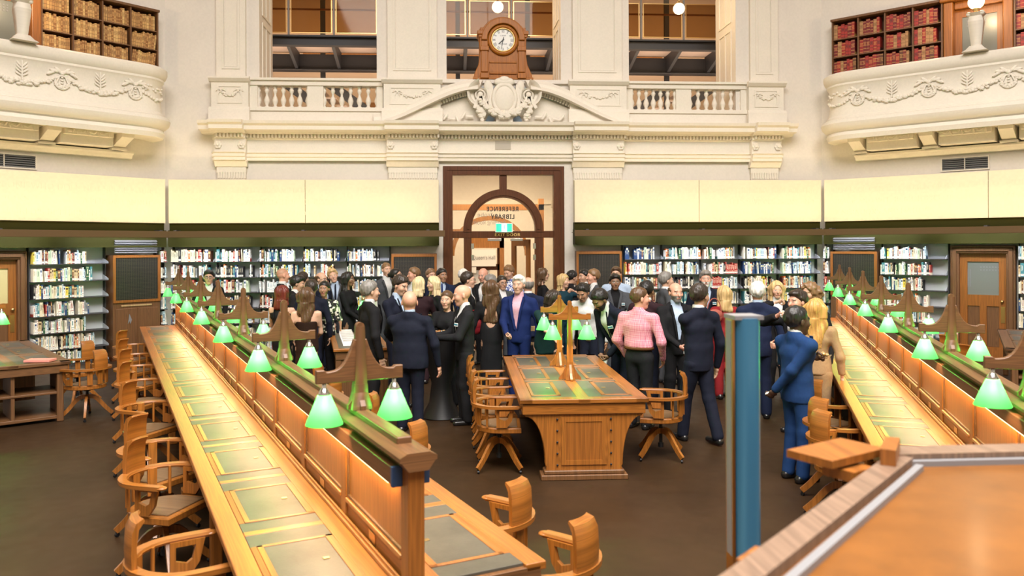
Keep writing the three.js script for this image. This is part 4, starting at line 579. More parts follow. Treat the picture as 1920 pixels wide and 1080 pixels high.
chair("dark captain's chair pulled out near the dark table at left", -6.0, -10.95, -1.1); chair("dark captain's chair farther behind the dark table at left", -6.6, -12.0, -1.0);
chair("captain's chair tucked beside the brown table by panelled door", 6.75, -12.0, 1.0);
{ const e = thing('book_easel', 'blond wooden folding stand behind the far end of centre table', 'stand', [.0, 0, -12.15]); for (const x of [-.16, .16]) { obj('front_leg', box(.05, 1.15, .03, x, .56, .08, -.14), M.blond, e); obj('rear_leg', box(.04, 1.1, .03, x, .54, -.12, .16), M.blond, e); } obj('crossbar', rb(-.18, .18, .35, .41, .08, .12), M.blond, e); obj('crossbar', rb(-.18, .18, .95, 1.03, 0, .03), M.blond, e); obj('tray', rb(-.22, .22, .75, .78, 0, .14), M.blond, e); }
tag(obj('pink_book', [rb(-.16, .16, 0, .03, -.1, .1, .004)], mat('pink paper cover', lin(.75, .3, .25), .6)), 'thin pink book lying on dark table at left edge', 'book').position.set(-6.5, .785, -10.75);
// ====================== PEOPLE ======================
// naive surface nets over a distance field
function nets(f, lo, hi, c) {
  const n = [0, 1, 2].map(k => Math.ceil((hi[k] - lo[k]) / c) + 2), [nx, ny, nz] = n, F = new Float32Array(nx * ny * nz), BL = 4, hd = c * (BL - 1) * .9;
  for (let bz = 0; bz < nz; bz += BL) for (let by = 0; by < ny; by += BL) for (let bx = 0; bx < nx; bx += BL) {
    const ex = Math.min(bx + BL, nx), ey = Math.min(by + BL, ny), ez = Math.min(bz + BL, nz), d = f(lo[0] + (bx + 1.5) * c, lo[1] + (by + 1.5) * c, lo[2] + (bz + 1.5) * c), far = Math.abs(d) > hd + c * 1.2;
    for (let k = bz; k < ez; k++) for (let j = by; j < ey; j++) for (let i = bx; i < ex; i++) F[(k * ny + j) * nx + i] = far ? d : f(lo[0] + i * c, lo[1] + j * c, lo[2] + k * c);
  }
  const id = new Int32Array(nx * ny * nz).fill(-1), pos = [], idx = [], o = [0, 1, nx, nx + 1, nx * ny, nx * ny + 1, nx * ny + nx, nx * ny + nx + 1], E = [[0, 1], [2, 3], [4, 5], [6, 7], [0, 2], [1, 3], [4, 6], [5, 7], [0, 4], [1, 5], [2, 6], [3, 7]];
  for (let k = 0; k < nz - 1; k++) for (let j = 0; j < ny - 1; j++) for (let i = 0; i < nx - 1; i++) {
    const b = (k * ny + j) * nx + i; let m = 0; for (let q = 0; q < 8; q++) if (F[b + o[q]] < 0) m |= 1 << q; if (m === 0 || m === 255) continue;
    let x = 0, y = 0, z = 0, w = 0; for (const [p, q] of E) { if (((m >> p) & 1) === ((m >> q) & 1)) continue; const a = F[b + o[p]], e = F[b + o[q]], t = a / (a - e); x += (p & 1) + t * ((q & 1) - (p & 1)); y += ((p >> 1) & 1) + t * (((q >> 1) & 1) - ((p >> 1) & 1)); z += (p >> 2) + t * ((q >> 2) - (p >> 2)); w++; }
    id[b] = pos.length / 3; pos.push(lo[0] + (i + x / w) * c, lo[1] + (j + y / w) * c, lo[2] + (k + z / w) * c);
  }
  const quad = (a, b, d, e, s) => { if (a < 0 || b < 0 || d < 0 || e < 0) return; s ? idx.push(a, b, d, d, b, e) : idx.push(a, d, b, b, d, e); };
  for (let k = 1; k < nz - 1; k++) for (let j = 1; j < ny - 1; j++) for (let i = 1; i < nx - 1; i++) {
    const b = (k * ny + j) * nx + i, s = F[b] < 0;
    if (s !== F[b + 1] < 0) quad(id[b - nx - nx * ny], id[b - nx * ny], id[b - nx], id[b], s);
    if (s !== F[b + nx] < 0) quad(id[b - 1 - nx * ny], id[b - 1], id[b - nx * ny], id[b], s);
    if (s !== F[b + nx * ny] < 0) quad(id[b - 1 - nx], id[b - nx], id[b - 1], id[b], s);
  }
  const g = new THREE.BufferGeometry(); g.setAttribute('position', new THREE.Float32BufferAttribute(pos, 3)); g.setIndex(idx); g.computeVertexNormals(); return g;
}
const smin = (a, b, k) => { const h = Math.max(0, k - Math.abs(a - b)) / k; return Math.min(a, b) - h * h * k * .25; };
// bone: tapered capsule a->b, radii, w = widening along lateral axis L
function bone(a, b, ra, rb_, w = 1, L = null) { const dx = b.x - a.x, dy = b.y - a.y, dz = b.z - a.z; return { a, dx, dy, dz, l2: dx * dx + dy * dy + dz * dz || 1e-9, ra, rb: rb_, k: 1 - 1 / w, L: w === 1 ? null : (L ?? V(1, 0, 0)), m: Math.max(ra, rb_) * w }; }
function bd(q, x, y, z) { const px = x - q.a.x, py = y - q.a.y, pz = z - q.a.z, t = Math.max(0, Math.min(1, (px * q.dx + py * q.dy + pz * q.dz) / q.l2)); let vx = px - q.dx * t, vy = py - q.dy * t, vz = pz - q.dz * t; if (q.L) { const s = (vx * q.L.x + vy * q.L.y + vz * q.L.z) * q.k; vx -= q.L.x * s; vy -= q.L.y * s; vz -= q.L.z * s; } return Math.sqrt(vx * vx + vy * vy + vz * vz) - (q.ra + (q.rb - q.ra) * t); }
function meshBones(bs, cell, k = .03, post = null, off = 0) {
  const lo = [1e9, 1e9, 1e9], hi = [-1e9, -1e9, -1e9]; for (const q of bs) for (const t of [0, 1]) { const p = [q.a.x + q.dx * t, q.a.y + q.dy * t, q.a.z + q.dz * t]; for (let c = 0; c < 3; c++) { lo[c] = Math.min(lo[c], p[c] - q.m - off - cell * 2); hi[c] = Math.max(hi[c], p[c] + q.m + off + cell * 2); } }
  return nets((x, y, z) => { let d = 1e9; for (const q of bs) d = smin(d, bd(q, x, y, z), k); d -= off; return post ? post(d, x, y, z) : d; }, lo, hi, cell);
}
// head in its own frame: eye level at y 0, looking along +z
const ell = (x, y, z, cx, cy, cz, a, b, c) => { const u = (x - cx) / a, v = (y - cy) / b, w = (z - cz) / c; return (Math.sqrt(u * u + v * v + w * w) - 1) * Math.min(a, b, c); };
const cap_ = (A, B2, r0, r1) => { const q = bone(A, B2, r0, r1); return (x, y, z) => bd(q, x, y, z); };
function headField(sex) {
  const f = sex === 'f', jw = f ? .052 : .058, nose = cap_(V(0, .002, .088), V(0, -.034, f ? .106 : .11), .008, .0125), brow = cap_(V(-.036, .019, .08), V(.036, .019, .08), f ? .008 : .011, f ? .008 : .011), lips = cap_(V(-.02, -.066, .084), V(.02, -.066, .084), .0095, .0095), neck = cap_(V(0, -.08, -.012), V(0, -.18, -.02), f ? .042 : .049, f ? .043 : .05), chin = cap_(V(-.012, -.1, .06), V(.012, -.1, .06), f ? .017 : .021, f ? .017 : .021);
  return (x, y, z) => { const ax = Math.abs(x); let d = ell(x, y, z, 0, .026, -.012, .077, .09, .098); d = smin(d, ell(x, y, z, 0, -.046, .03, jw, .072, .06), .035); d = smin(d, chin(x, y, z), .03); d = smin(d, ell(ax, y, z, .036, -.028, .062, .028, .026, .024), .025); d = smin(d, brow(x, y, z), .015); d = Math.max(d, -ell(ax, y, z, .031, .002, .1, .015, .011, .018)); d = smin(d, ell(ax, y, z, .031, .001, .079, .0135, .011, .012), .004); d = smin(d, nose(x, y, z), .01); d = smin(d, lips(x, y, z), .008); d = Math.min(d, ell(ax, y, z, .08, -.01, -.006, .009, .03, .018)); return smin(d, neck(x, y, z), .025); };
}
const HEADS = {}; const headGeo = (sex, c) => HEADS[sex + c] ??= nets(headField(sex), [-.11, -.24, -.14], [.11, .14, .15], c);
function hairField(type, len = 0) {
  const cap = t => (x, y, z) => ell(x, y, z, 0, .03, -.016, .078 + t, .092 + t, .098 + t), cut = (d, x, y, z, front, back) => Math.max(d, (front + (z - .09) * (front - back) / .17) - y);
  const w = (x, y, z, n, a) => a * Math.sin(Math.atan2(x, z + .03) * n + y * 9);
  const thin = (y, z, front, back, t) => .0015 + (t - .0015) * Math.max(0, Math.min(1, (y - (front + (z - .09) * (front - back) / .17)) / .04));
  if (type === 'short' || type === 'crew' || type === 'swept') { const t = type === 'crew' ? .007 : .015; return (x, y, z) => { const fr = .066 + .012 * noise3(x * 60, 3, 5) - .1 * Math.max(0, Math.abs(x) - .055), tt = thin(y, z, fr, -.085, t); let d = cap(tt)(x, y, z) + (w(x, y, z, 22, .0018) + .011 * (noise3(x * 42, y * 30 + 9, z * 42) - .5)) * tt / t; if (type === 'swept') d = smin(d, ell(x, y, z, .005, .088, .04, .066, .036, .062) + w(x, y, z, 16, .002), .02); return cut(d, x, y, z, fr, -.085); }; }
  if (type === 'fringe') return (x, y, z) => Math.max(cut(cap(thin(y, z, .075, -.085, .008))(x, y, z), x, y, z, .075, -.085), y - .05 - .01 * noise3(x * 50, y * 50, z * 50) + Math.max(0, z) * .9);
  if (type === 'tied') return (x, y, z) => Math.min(cut(cap(thin(y, z, .068, -.08, .011))(x, y, z) + w(x, y, z, 26, .0012), x, y, z, .068, -.08), ell(x, y, z, 0, .03, -.13, .038, .04, .036));
  const curly = type === 'curly', L = len, back = bone(V(0, .02, -.05), V(0, -.12 - L, -.075), .06, type === 'bob' ? .055 : .036, type === 'bob' ? 1.5 : 2.2), side = [-1, 1].map(s => bone(V(s * .074, .03, .0), V(s * .082, -.1 - L * .7, .0), .026, .022));
  return (x, y, z) => { let d = cut(cap(.017)(x, y, z), x, y, z, .066, -.3); d = smin(d, bd(back, x, y, z), .03); for (const q of side) d = smin(d, bd(q, x, y, z), .02); d += curly ? .014 * Math.sin(x * 62 + y * 20) * Math.sin(y * 58 + z * 11) * Math.sin(z * 60) - .004 : w(x, y, z, 34, .003) + w(x, y, z, 13, .003) + (y < -.08 ? .007 * Math.sin(y * 24 + x * 30) : 0) + .014 * (noise3(x * 28, y * 9, z * 28) - .5); const face = ell(x, y, z, 0, -.03, .1, .06, .105, .1); return Math.max(d, -face); };
}
const HAIRS = {}; const hairGeo = (t, l, c) => HAIRS[t + l + c] ??= nets(hairField(t, l), [-.16, -.2 - l - (t === 'bob' || t === 'long' || t === 'curly' ? .1 : 0), -.2], [.16, .16, .14], c);
// hands: wrist at origin, fingers along -y, palm facing +z, thumb at +x
function handBones(pose) {
  const b = [bone(V(0, .02, 0), V(0, -.03, 0), .02, .022, 1.25), bone(V(0, -.03, 0), V(0, -.075, .002), .017, .014, 2.2)], curl = { relaxed: .45, grip: 1.35, flat: .1 }[pose];
  [[.03, .072], [.01, .08], [-.011, .075], [-.03, .06]].forEach(([x, l], i) => { let p = V(x * .9, -.075, .002), a = curl * .5 + i * .03; for (const k of [.42, .32, .26]) { const q = V(p.x + x * .05, p.y - Math.cos(a) * l * k, p.z + Math.sin(a) * l * k); b.push(bone(p, q, .0092, .0082)); p = q; a += curl * .75; } });
  const t1 = V(.03, -.03, .008), t2 = V(.052, -.055, .02 + curl * .012), t3 = V(.052 - curl * .016, -.08, .03 + curl * .022); b.push(bone(t1, t2, .0115, .01), bone(t2, t3, .01, .0085)); return b;
}
const HANDS = {}; const handGeo = pose => HANDS[pose] ??= meshBones(handBones(pose), .0063, .008);
const SKIN = { p: lin(.62, .37, .26), m: lin(.52, .3, .2), t: lin(.36, .19, .11), b: lin(.22, .115, .065), d: lin(.07, .034, .02), r: lin(.66, .34, .24) };
const HAIRC = { k: lin(.012, .01, .009), dk: lin(.03, .02, .014), br: lin(.09, .045, .02), lb: lin(.2, .11, .05), bl: lin(.55, .38, .17), gb: lin(.5, .28, .08), gy: lin(.2, .185, .17), wh: lin(.7, .68, .64), rd: lin(.13, .018, .01), pb: lin(.72, .58, .34) };
const CM = {}; const cloth = (c, o = {}) => { const k = c.getHexString() + JSON.stringify(Object.keys(o)); return CM[k] ??= mat('cloth ' + k.slice(0, 6), c, .82, { specularIntensity: .4, map: clothTex, ...o }); };
const clothTex = rep(dataTex(128, (u, v, i, j) => { const g = 255 * (.86 + .08 * ((i + j) % 4 < 2 ? 1 : 0) + .06 * tn(u, v, 12, 12, 21)); return [g, g, g]; }), 7);
const gingham = mat('pink gingham', lin(1, 1, 1), .85, { map: rep(dataTex(128, (u, v, i, j) => { const a = i % 16 < 8, b = j % 16 < 8; return a && b ? [178, 62, 92] : a || b ? [218, 128, 150] : [246, 205, 212]; }), 9) });
const floral = mat('floral print', lin(1, 1, 1), .8, { map: rep(dataTex(256, (u, v) => { const n = tn(u, v, 14, 14, 31), m = tn(u, v, 18, 18, 32); return n > .58 ? [225, 222, 205] : m > .66 ? [70, 90, 50] : [18, 18, 20]; }), 2.5) });
const paisley = mat('blue white print', lin(1, 1, 1), .8, { map: rep(dataTex(256, (u, v) => { const n = tn(u, v, 26, 26, 33), m = tn(u, v, 13, 13, 34); return n > .55 ? [60, 80, 150] : m > .6 ? [170, 180, 210] : [235, 235, 240]; }), 2.5) });
const stripeTie = mat('striped tie', lin(1, 1, 1), .6, { map: rep(dataTex(64, (u, v) => ((u + v) * 4) % 1 < .5 ? [24, 34, 66] : [96, 108, 140]), 14) });
const skinMat = mat('skin', lin(1, 1, 1), .5, { vertexColors: true, sheen: .1 }), hairMat = mat('hair', lin(1, 1, 1), .45, { vertexColors: true });
function paint(g, fn) { const p = g.attributes.position, a = new Float32Array(p.count * 3); for (let i = 0; i < p.count; i++) { const c = fn(p.getX(i), p.getY(i), p.getZ(i)); a[3 * i] = c.r; a[3 * i + 1] = c.g; a[3 * i + 2] = c.b; } g.setAttribute('color', new THREE.BufferAttribute(a, 3)); return g; }
const soft = g => { for (const k of Object.keys(g.attributes)) if (!['position', 'normal', 'color'].includes(k)) g.deleteAttribute(k); return g; };
function uvOn(g) { const p = g.attributes.position, n = g.attributes.normal, uv = new Float32Array(p.count * 2); for (let i = 0; i < p.count; i++) { const a = Math.abs(n.getX(i)) > .75; uv[2 * i] = a ? p.getZ(i) : p.getX(i); uv[2 * i + 1] = p.getY(i); } g.setAttribute('uv', new THREE.BufferAttribute(uv, 2)); return g; }
function skinMesh(name, g, m, parent) { const o = new THREE.Mesh(g, m); o.name = name; o.castShadow = o.receiveShadow = true; parent.add(o); return o; }
const POSE = { down: [.165, .475, .02, 'relaxed'], pocket: [.135, .5, .07, 'relaxed'], hold: [.06, .63, .2, 'grip'], low: [.05, .545, .16, 'grip'], mouth: [.03, .83, .15, 'grip'], high: [.1, .68, .17, 'grip'], back: [-.03, .52, -.11, 'grip'], front: [.03, .53, .15, 'relaxed'], side: [.2, .48, .1, 'grip'], out: [.19, .62, .2, 'grip'], reach: [.12, .5, .3, 'flat'], fold: [-.04, .655, .13, 'relaxed'] };
function person(s) {
  const H = s.h, fem = s.sex === 'f', bulk = s.bulk ?? 1, dist = Math.hypot(s.x + 1.25, s.z + .17), cf = Math.max(.85, Math.min(1.6, dist / 9.5));
  const P = thing('person', s.label, 'person', [s.x, 0, s.z], s.face * PI / 180); const lean = s.lean ?? 0, roll = s.roll ?? 0, piv = V(0, .52 * H, 0);
  const rot = new THREE.Matrix4().makeRotationFromEuler(new THREE.Euler(lean, 0, roll)), up = (x, y, z) => V(x, y, z).sub(piv).applyMatrix4(rot).add(piv), inv = rot.clone().invert();
  const hip = -(lean > .2 ? .07 : 0) * H, lat = V(1, 0, 0).applyMatrix4(rot), sw = (fem ? .1 : .114) * H * (1 + (bulk - 1) * .4), sd = bulk;
  const J = { neck: up(0, .825 * H, -.008 * H), head: up(0, .825 * H, -.008 * H) };
  const T = (in_) => [bone(up(0, .5 * H, hip * .0), up(0, .6 * H, 0), .058 * H * sd + in_, .053 * H * sd + in_, fem ? 1.55 : 1.5, lat), bone(up(0, .6 * H, 0), up(0, .735 * H, .004 * H), (fem ? .046 : .053) * H * sd + in_, .062 * H * (1 + (sd - 1) * .6) + in_, fem ? 1.45 : 1.55, lat), bone(up(0, .735 * H, .004 * H), up(0, .79 * H, -.004 * H), .06 * H * (1 + (sd - 1) * .6) + in_, .038 * H + in_, 1.75, lat), bone(up(-sw, .786 * H, -.006 * H), up(sw, .786 * H, -.006 * H), .027 * H + in_, .027 * H + in_)];
  const stride = s.stride ?? 0, legs = [-1, 1].map(q => { const f = q * stride; return { hip: V(q * .05 * H, .5 * H, hip * .3), knee: V(q * .052 * H, .28 * H, (.012 + f * .5) * H + Math.max(0, f) * .03 * H), ank: V(q * (s.wide ?? .058) * H, (.045 + (f < 0 ? -f * .12 : 0)) * H, (-.012 + f) * H) }; });
  const arms = [-1, 1].map(q => { const sp = q < 0 ? s.R : s.L, ps = Array.isArray(sp) ? sp : POSE[sp ?? 'down'], S = up(q * sw, .786 * H, -.006 * H); let W = Array.isArray(sp) ? V(sp[0], sp[1], sp[2]) : up(q * ps[0] * H * (1 + (bulk - 1) * .7), ps[1] * H, ps[2] * H * bulk); const l1 = .172 * H, l2 = .152 * H, d = W.clone().sub(S); let D = d.length(); if (D > (l1 + l2) * .985) { D = (l1 + l2) * .985; d.setLength(D); W = S.clone().add(d); } const u = d.clone().normalize(), a = (l1 * l1 - l2 * l2 + D * D) / (2 * D), h = Math.sqrt(Math.max(0, l1 * l1 - a * a)); let n = V(q * .75, -.35, -.8); n.sub(u.clone().multiplyScalar(n.dot(u))).normalize(); return { S, E: S.clone().addScaledVector(u, a).addScaledVector(n, h), W, pose: ps[3] ?? 'relaxed' }; });
  const armB = (a, in_, up2 = 1, fore = 1) => { const r = []; if (up2) r.push(bone(a.S, a.E, (fem ? .027 : .031) * H + in_, (fem ? .021 : .025) * H + in_)); if (fore) r.push(bone(a.E, a.W, (fem ? .021 : .025) * H + in_, (fem ? .0145 : .017) * H + in_ * .8)); return r; };
  const legB = (in_, st = 0) => legs.flatMap(l => [bone(l.hip, l.knee, .049 * H * Math.sqrt(sd) + in_, .034 * H + in_), bone(l.knee, l.ank, (st ? .036 : .034) * H + in_, (st ? .033 : .02) * H + in_)]);
  // --- body: one skin surface with head and hands of finer grain ---
  const hs = (fem ? 1.03 : 1.1) * (s.hs ?? 1), hm = new THREE.Matrix4().makeRotationFromEuler(new THREE.Euler((s.hp ?? 0) + lean * .6, (s.hy ?? 0) * PI / 180, s.ht ?? 0, 'YXZ')); const top = .117 * hs, base = V(0, .15 * hs, .022).applyMatrix4(hm); const HC = J.neck.clone().add(base); const target = up(0, H - top, .012); if (!lean) { HC.y = H - top; } hm.scale(V(hs, hs, hs)).setPosition(HC);
  const skin = SKIN[s.skin ?? 'p'], hc = HAIRC[s.hair?.[1] ?? 'br'], lip = skin.clone().lerp(lin(.5, .08, .08), fem ? .55 : .22), dark = lin(.015, .012, .01), wht = lin(.6, .58, .55), beard = s.beard ? HAIRC[s.beard] : null, stub = s.stubble;
  const pieces = []; const hg = headGeo(s.sex === 'f' ? 'f' : 'm', dist > 13 ? .0085 : .0068).clone();
  paint(hg, (x, y, z) => { const ax = Math.abs(x), ex = ax - .031; if (z > .06 && (ex * ex) / .000196 + y * y / .000042 < 1) return ex * ex + y * y < .00004 ? dark : wht; if (z > .055 && ax > .012 && ax < .05 && Math.abs(y - .021 + (ax - .03) * .12) < .0055) return hc === HAIRC.wh ? HAIRC.gy : hc; if (z > .07 && ax < .025 && Math.abs(y + .066) < .0085) return y > -.0675 && y < -.064 ? dark.clone().lerp(lip, .4) : lip; if (beard && z > -.005 && y < -.038 - Math.max(0, .03 - ax) * .2 && y > -.125 && !(ax < .022 && Math.abs(y + .066) < .009)) return beard; const v = .94 + .12 * noise3(x * 60, y * 60, z * 60); if (stub && y > .045 + z * .35) return skin.clone().lerp(HAIRC[stub], .45); if (z > .05 && ax > .02 && ax < .05 && y < -.015 && y > -.05) return skin.clone().lerp(lin(.6, .2, .15), .12); return skin.clone().multiplyScalar(v); });
  hg.applyMatrix4(hm); pieces.push(soft(hg));
  arms.forEach((a, i) => { const g = handGeo(a.pose).clone(), q = i ? 1 : -1; if (q > 0) { } else { g.scale(-1, 1, 1); const x = g.index.array; for (let k = 0; k < x.length; k += 3) { const t = x[k]; x[k] = x[k + 1]; x[k + 1] = t; } } const y = a.E.clone().sub(a.W).normalize(); let pz = (a.pose === 'flat' ? V(0, -1, .2) : a.pose === 'grip' ? V(-q, .1, .3) : V(-q, 0, .15)); pz.sub(y.clone().multiplyScalar(pz.dot(y))).normalize(); const px = V().crossVectors(y, pz); const m = new THREE.Matrix4().makeBasis(px, y, pz).scale(V(1, 1, 1).multiplyScalar(fem ? .93 : 1.04)).setPosition(a.W.clone().addScaledVector(y, -.02)); if (m.determinant() < 0) { } g.applyMatrix4(m); g.computeVertexNormals(); pieces.push(soft(paint(g, () => skin))); a.hand = a.W.clone().addScaledVector(y, -.1).addScaledVector(pz, .03); });
  const neckB = bone(up(0, .8 * H, -.008 * H), HC.clone().add(V(0, -.1 * hs, -.02).applyMatrix4(new THREE.Matrix4().extractRotation(hm))), fem ? .046 : .053, fem ? .044 : .05);
  const bodyB = [...T(-.006), neckB, ...arms.flatMap(a => armB(a, -.002)), ...legB(-.006)]; if (fem && s.top[0] !== 'suit') bodyB.push(...[-1, 1].map(q => bone(up(q * .045 * H, .715 * H, .045 * H), up(q * .047 * H, .71 * H, .05 * H), .026 * H, .026 * H)));
  pieces.push(soft(paint(meshBones(bodyB, .026 * cf, .035), () => skin)));
  skinMesh('body', mergeGeometries(pieces), skinMat, P);
  // --- clothes ---
  const [kind, c1, c2, c3] = s.top, cell = .0155 * cf, mTop = c1.isMaterial ? c1 : cloth(c1), loc = V();
  const un = (x, y, z) => loc.set(x, y, z).sub(piv).applyMatrix4(inv).add(piv);
  const neckHole = (d, p, r) => Math.max(d, Math.min(r - Math.hypot(p.x, p.z - .004 * H), p.y - .842 * H));
  const bust = fem ? [-1, 1].map(q => bone(up(q * .043 * H, .715 * H, .046 * H), up(q * .045 * H, .71 * H, .05 * H), .03 * H, .03 * H)) : [];
  const wob = (x, y, z) => .016 * (noise3(x * 7 + s.x * 5, y * 4.5, z * 7 + s.z) - .5) + .005 * (noise3(x * 22 + y * 9, y * 14 - x * 8 + s.x, z * 20) - .5);
  if (kind === 'suit') {
    const hem = .455 * H, jb = [...T(.013), ...bust, bone(up(0, .822 * H, -.016 * H), up(0, .85 * H, -.01 * H), .044 * H, .041 * H), bone(up(0, hem, -.004), up(0, .6 * H, 0), .064 * H * sd, .058 * H * sd, 1.5, lat), ...arms.flatMap(a => armB(a, .012)), bone(up(-sw * .9, .785 * H, -.008 * H), up(0, .842 * H, -.014 * H), .032 * H, .03 * H), bone(up(sw * .9, .785 * H, -.008 * H), up(0, .842 * H, -.014 * H), .032 * H, .03 * H)];
    const open = s.open ?? .6; skinMesh('jacket', uvOn(meshBones(jb, cell, .03, (d, x, y, z) => { d += wob(x, y, z); const p = un(x, y, z), py = p.y / H, px = Math.abs(p.x) / H, pz = p.z / H; const vv = px - Math.max(0, (py - open) / (.845 - open)) * .05; if (pz > .0) d = Math.max(d, -vv * H); d = Math.max(d, hem - p.y + (Math.hypot(p.x, p.z) > .2 * H ? -1 : 0)); return neckHole(Math.max(d, p.y - .858 * H), p, .038 * H); })), mTop, P);
    skinMesh('shirt', uvOn(meshBones([...T(.004).slice(0, 3), bone(up(0, .8 * H, -.008 * H), up(0, .866 * H, -.002 * H), .042 * H, .037 * H)], cell, .03, (d, x, y, z) => { const p = un(x, y, z); return Math.max(d, .5 * H - p.y, p.y - .876 * H); })), c2.isMaterial ? c2 : cloth(c2), P);
    for (const q of [-1, 1]) { const pts = []; for (let i = 0; i <= 6; i++) { const t = i / 6, y = (open + .02 + (.815 - open) * t) * H, x = q * (.004 + .05 * t) * H, z = (.074 - .03 * Math.max(0, t - .55) * 2.2 + .004) * H * (1 + (sd - 1) * .6); pts.push(up(x + q * .01, y, z)); } obj('lapel', sweep(pts, rect(.006, .034 * H / 1.75), V(q, 0, .35).normalize(), .6, t => .5 + .7 * Math.sin(t * 2.2)), mTop, P); }
    if (c3) { const ty = [up(0, .845 * H, .045 * H), up(0, .815 * H, .06 * H), up(0, .72 * H, .073 * H * (1 + (sd - 1) * .6)), up(0, .62 * H, .066 * H * sd)]; obj('tie', sweep(ty, rect(.04, .008), V(0, 0, 1), .6, t => .6 + .5 * t), c3.isMaterial ? c3 : cloth(c3), P); }
  } else if (kind === 'shirt') skinMesh('shirt', uvOn(meshBones([...T(.011), bone(up(0, .5 * H, 0), up(0, .6 * H, 0), .062 * H * sd, .06 * H * sd, 1.5, lat), ...arms.flatMap(a => armB(a, .011, 1, s.sleeve !== 'short')), bone(up(0, .8 * H, -.008 * H), up(0, .856 * H, -.004 * H), .043 * H, .039 * H), bone(up(-sw * .9, .785 * H, -.008 * H), up(0, .83 * H, -.014 * H), .028 * H, .028 * H), bone(up(sw * .9, .785 * H, -.008 * H), up(0, .83 * H, -.014 * H), .028 * H, .028 * H)], cell, .03, (d, x, y, z) => { const p = un(x, y, z); d += wob(x, y, z) * 1.3; return Math.max(d, (s.belt ? .575 : .5) * H - p.y + (Math.hypot(p.x, p.z) > .145 * H ? -1 : 0), p.y - .866 * H); })), mTop, P);
  else { // blouse / dress / strapless
    const sk = s.hem ?? .5, tb = [...T(.009).slice(0, kind === 'strapless' ? 2 : 4), ...bust]; if (kind !== 'strapless' && kind !== 'tank') tb.push(...arms.flatMap(a => armB(a, .01, 1, s.sleeve === 'long'))); if (sk < .5) tb.push(bone(up(0, .56 * H, 0), V(0, Math.max(sk, .06) * H, 0), .06 * H, (s.flare ?? .062) * H + (.5 - sk) * .03 * H, 1.45)); else tb.push(bone(up(0, .5 * H, 0), up(0, .6 * H, 0), .064 * H, .056 * H, 1.5, lat));
    const topY = kind === 'strapless' ? .725 : .85; skinMesh(sk < .5 ? 'dress' : 'blouse', uvOn(meshBones(tb, cell, .03, (d, x, y, z) => { const p = un(x, y, z); d += wob(x, y, z); d = Math.max(d, sk * H - y + (sk >= .5 && Math.hypot(p.x, p.z) > .19 * H ? -1 : 0), p.y - topY * H); if (s.backhole && p.z < 0) d = Math.max(d, .055 * H - Math.hypot(p.x, (p.y - .7 * H) * .55)); if (kind === 'tank') d = Math.max(d, .034 * H - Math.abs(Math.abs(p.x) - .1 * H) - .001 > 0 && p.y > .77 * H ? .01 : -1); return neckHole(d, p, (kind === 'tank' ? .075 : .052) * H); })), mTop, P);
    if (kind === 'strapless' || kind === 'tank') for (const q of [-1, 1]) if (kind === 'tank') obj('strap', sweep([up(q * .055 * H, .74 * H, .062 * H), up(q * .06 * H, .805 * H, .03 * H), up(q * .06 * H, .825 * H, -.012 * H), up(q * .055 * H, .79 * H, -.045 * H), up(q * .05 * H, .72 * H, -.066 * H)], rect(.02, .008), V(q, 0, 0), .6), mTop, P);
  }
  const [bk, bc] = s.bottom ?? ['trousers', c1.isMaterial ? lin(.012, .013, .016) : c1]; const mB = bc.isMaterial ? bc : cloth(bc);
  if (bk === 'trousers') skinMesh('trousers', uvOn(meshBones([...legB(.01, 1), bone(V(0, .5 * H, hip * .3), up(0, .57 * H, 0), .058 * H * sd, .056 * H * sd, 1.5)], cell * 1.08, .03, (d, x, y, z) => d + wob(x, y, z) * 1.2)), mB, P);
  legs.forEach((l, i) => { const q = i ? 1 : -1, a = l.ank; skinMesh('shoe', soft(nets((x, y, z) => { let d = bd(shoeB, x, y, z); d = smin(d, bd(ankB, x, y, z), .02); return Math.max(d, -y); }, [-.07, -.012, -.1], [.07, .12, .22], .011)), s.shoe ? cloth(s.shoe) : shoeMat, P).position.set(a.x, Math.max(0, a.y - .05 * H), a.z); });
  if (s.belt) obj('belt', put(new THREE.TorusGeometry(.094 * H * sd, .014, 6, 28).scale(1, .7, 1.3), 0, .572 * H, 0, PI / 2), cloth(s.belt), P);
  // --- hair ---
  if (s.hair && s.hair[0] !== 'none') { const g = hairGeo(s.hair[0], s.hair[2] ?? 0, dist > 13 ? .0095 : .0075).clone(); paint(g, (x, y, z) => hc.clone().multiplyScalar(.72 + .56 * noise3(Math.atan2(x, z + .03) * 14, y * 6, 3) * (s.hair[0] === 'long' ? 1.1 : 1))); g.applyMatrix4(hm); skinMesh('hair', soft(g), hairMat, P); }
  if (s.glasses) { const gl = [-1, 1].map(q => put(new THREE.TorusGeometry(.02, .0022, 5, 16), q * .031, .001, .103)); gl.push(box(.018, .003, .003, 0, .004, .108), ...[-1, 1].map(q => box(.003, .003, .1, q * .07, .004, .055)), ...[-1, 1].map(q => box(.02, .003, .003, q * .06, .004, .1))); for (const g of gl) g.applyMatrix4(hm); obj('glasses', gl, M.black, P); }
  if (s.badge) { const q = s.badge, z = (kind === 'suit' ? .074 : .07) * H * (1 + (sd - 1) * .6); obj('name_badge', put(rb(-.035, .035, -.022, .022, 0, .004, .002), ...up(q * .068 * H, .72 * H, z + .0).toArray(), lean - .1, q * .55, 0), M.white, P); obj('badge_band', put(B(-.035, .03, -.008, .012, .004, .006), ...up(q * .068 * H, .72 * H, z).toArray(), lean - .1, q * .55, 0), bandMat, P); }
  P.updateMatrixWorld(true); P.hands = { R: arms[0].hand.clone().applyMatrix4(P.matrixWorld), L: arms[1].hand.clone().applyMatrix4(P.matrixWorld) }; return P;
}
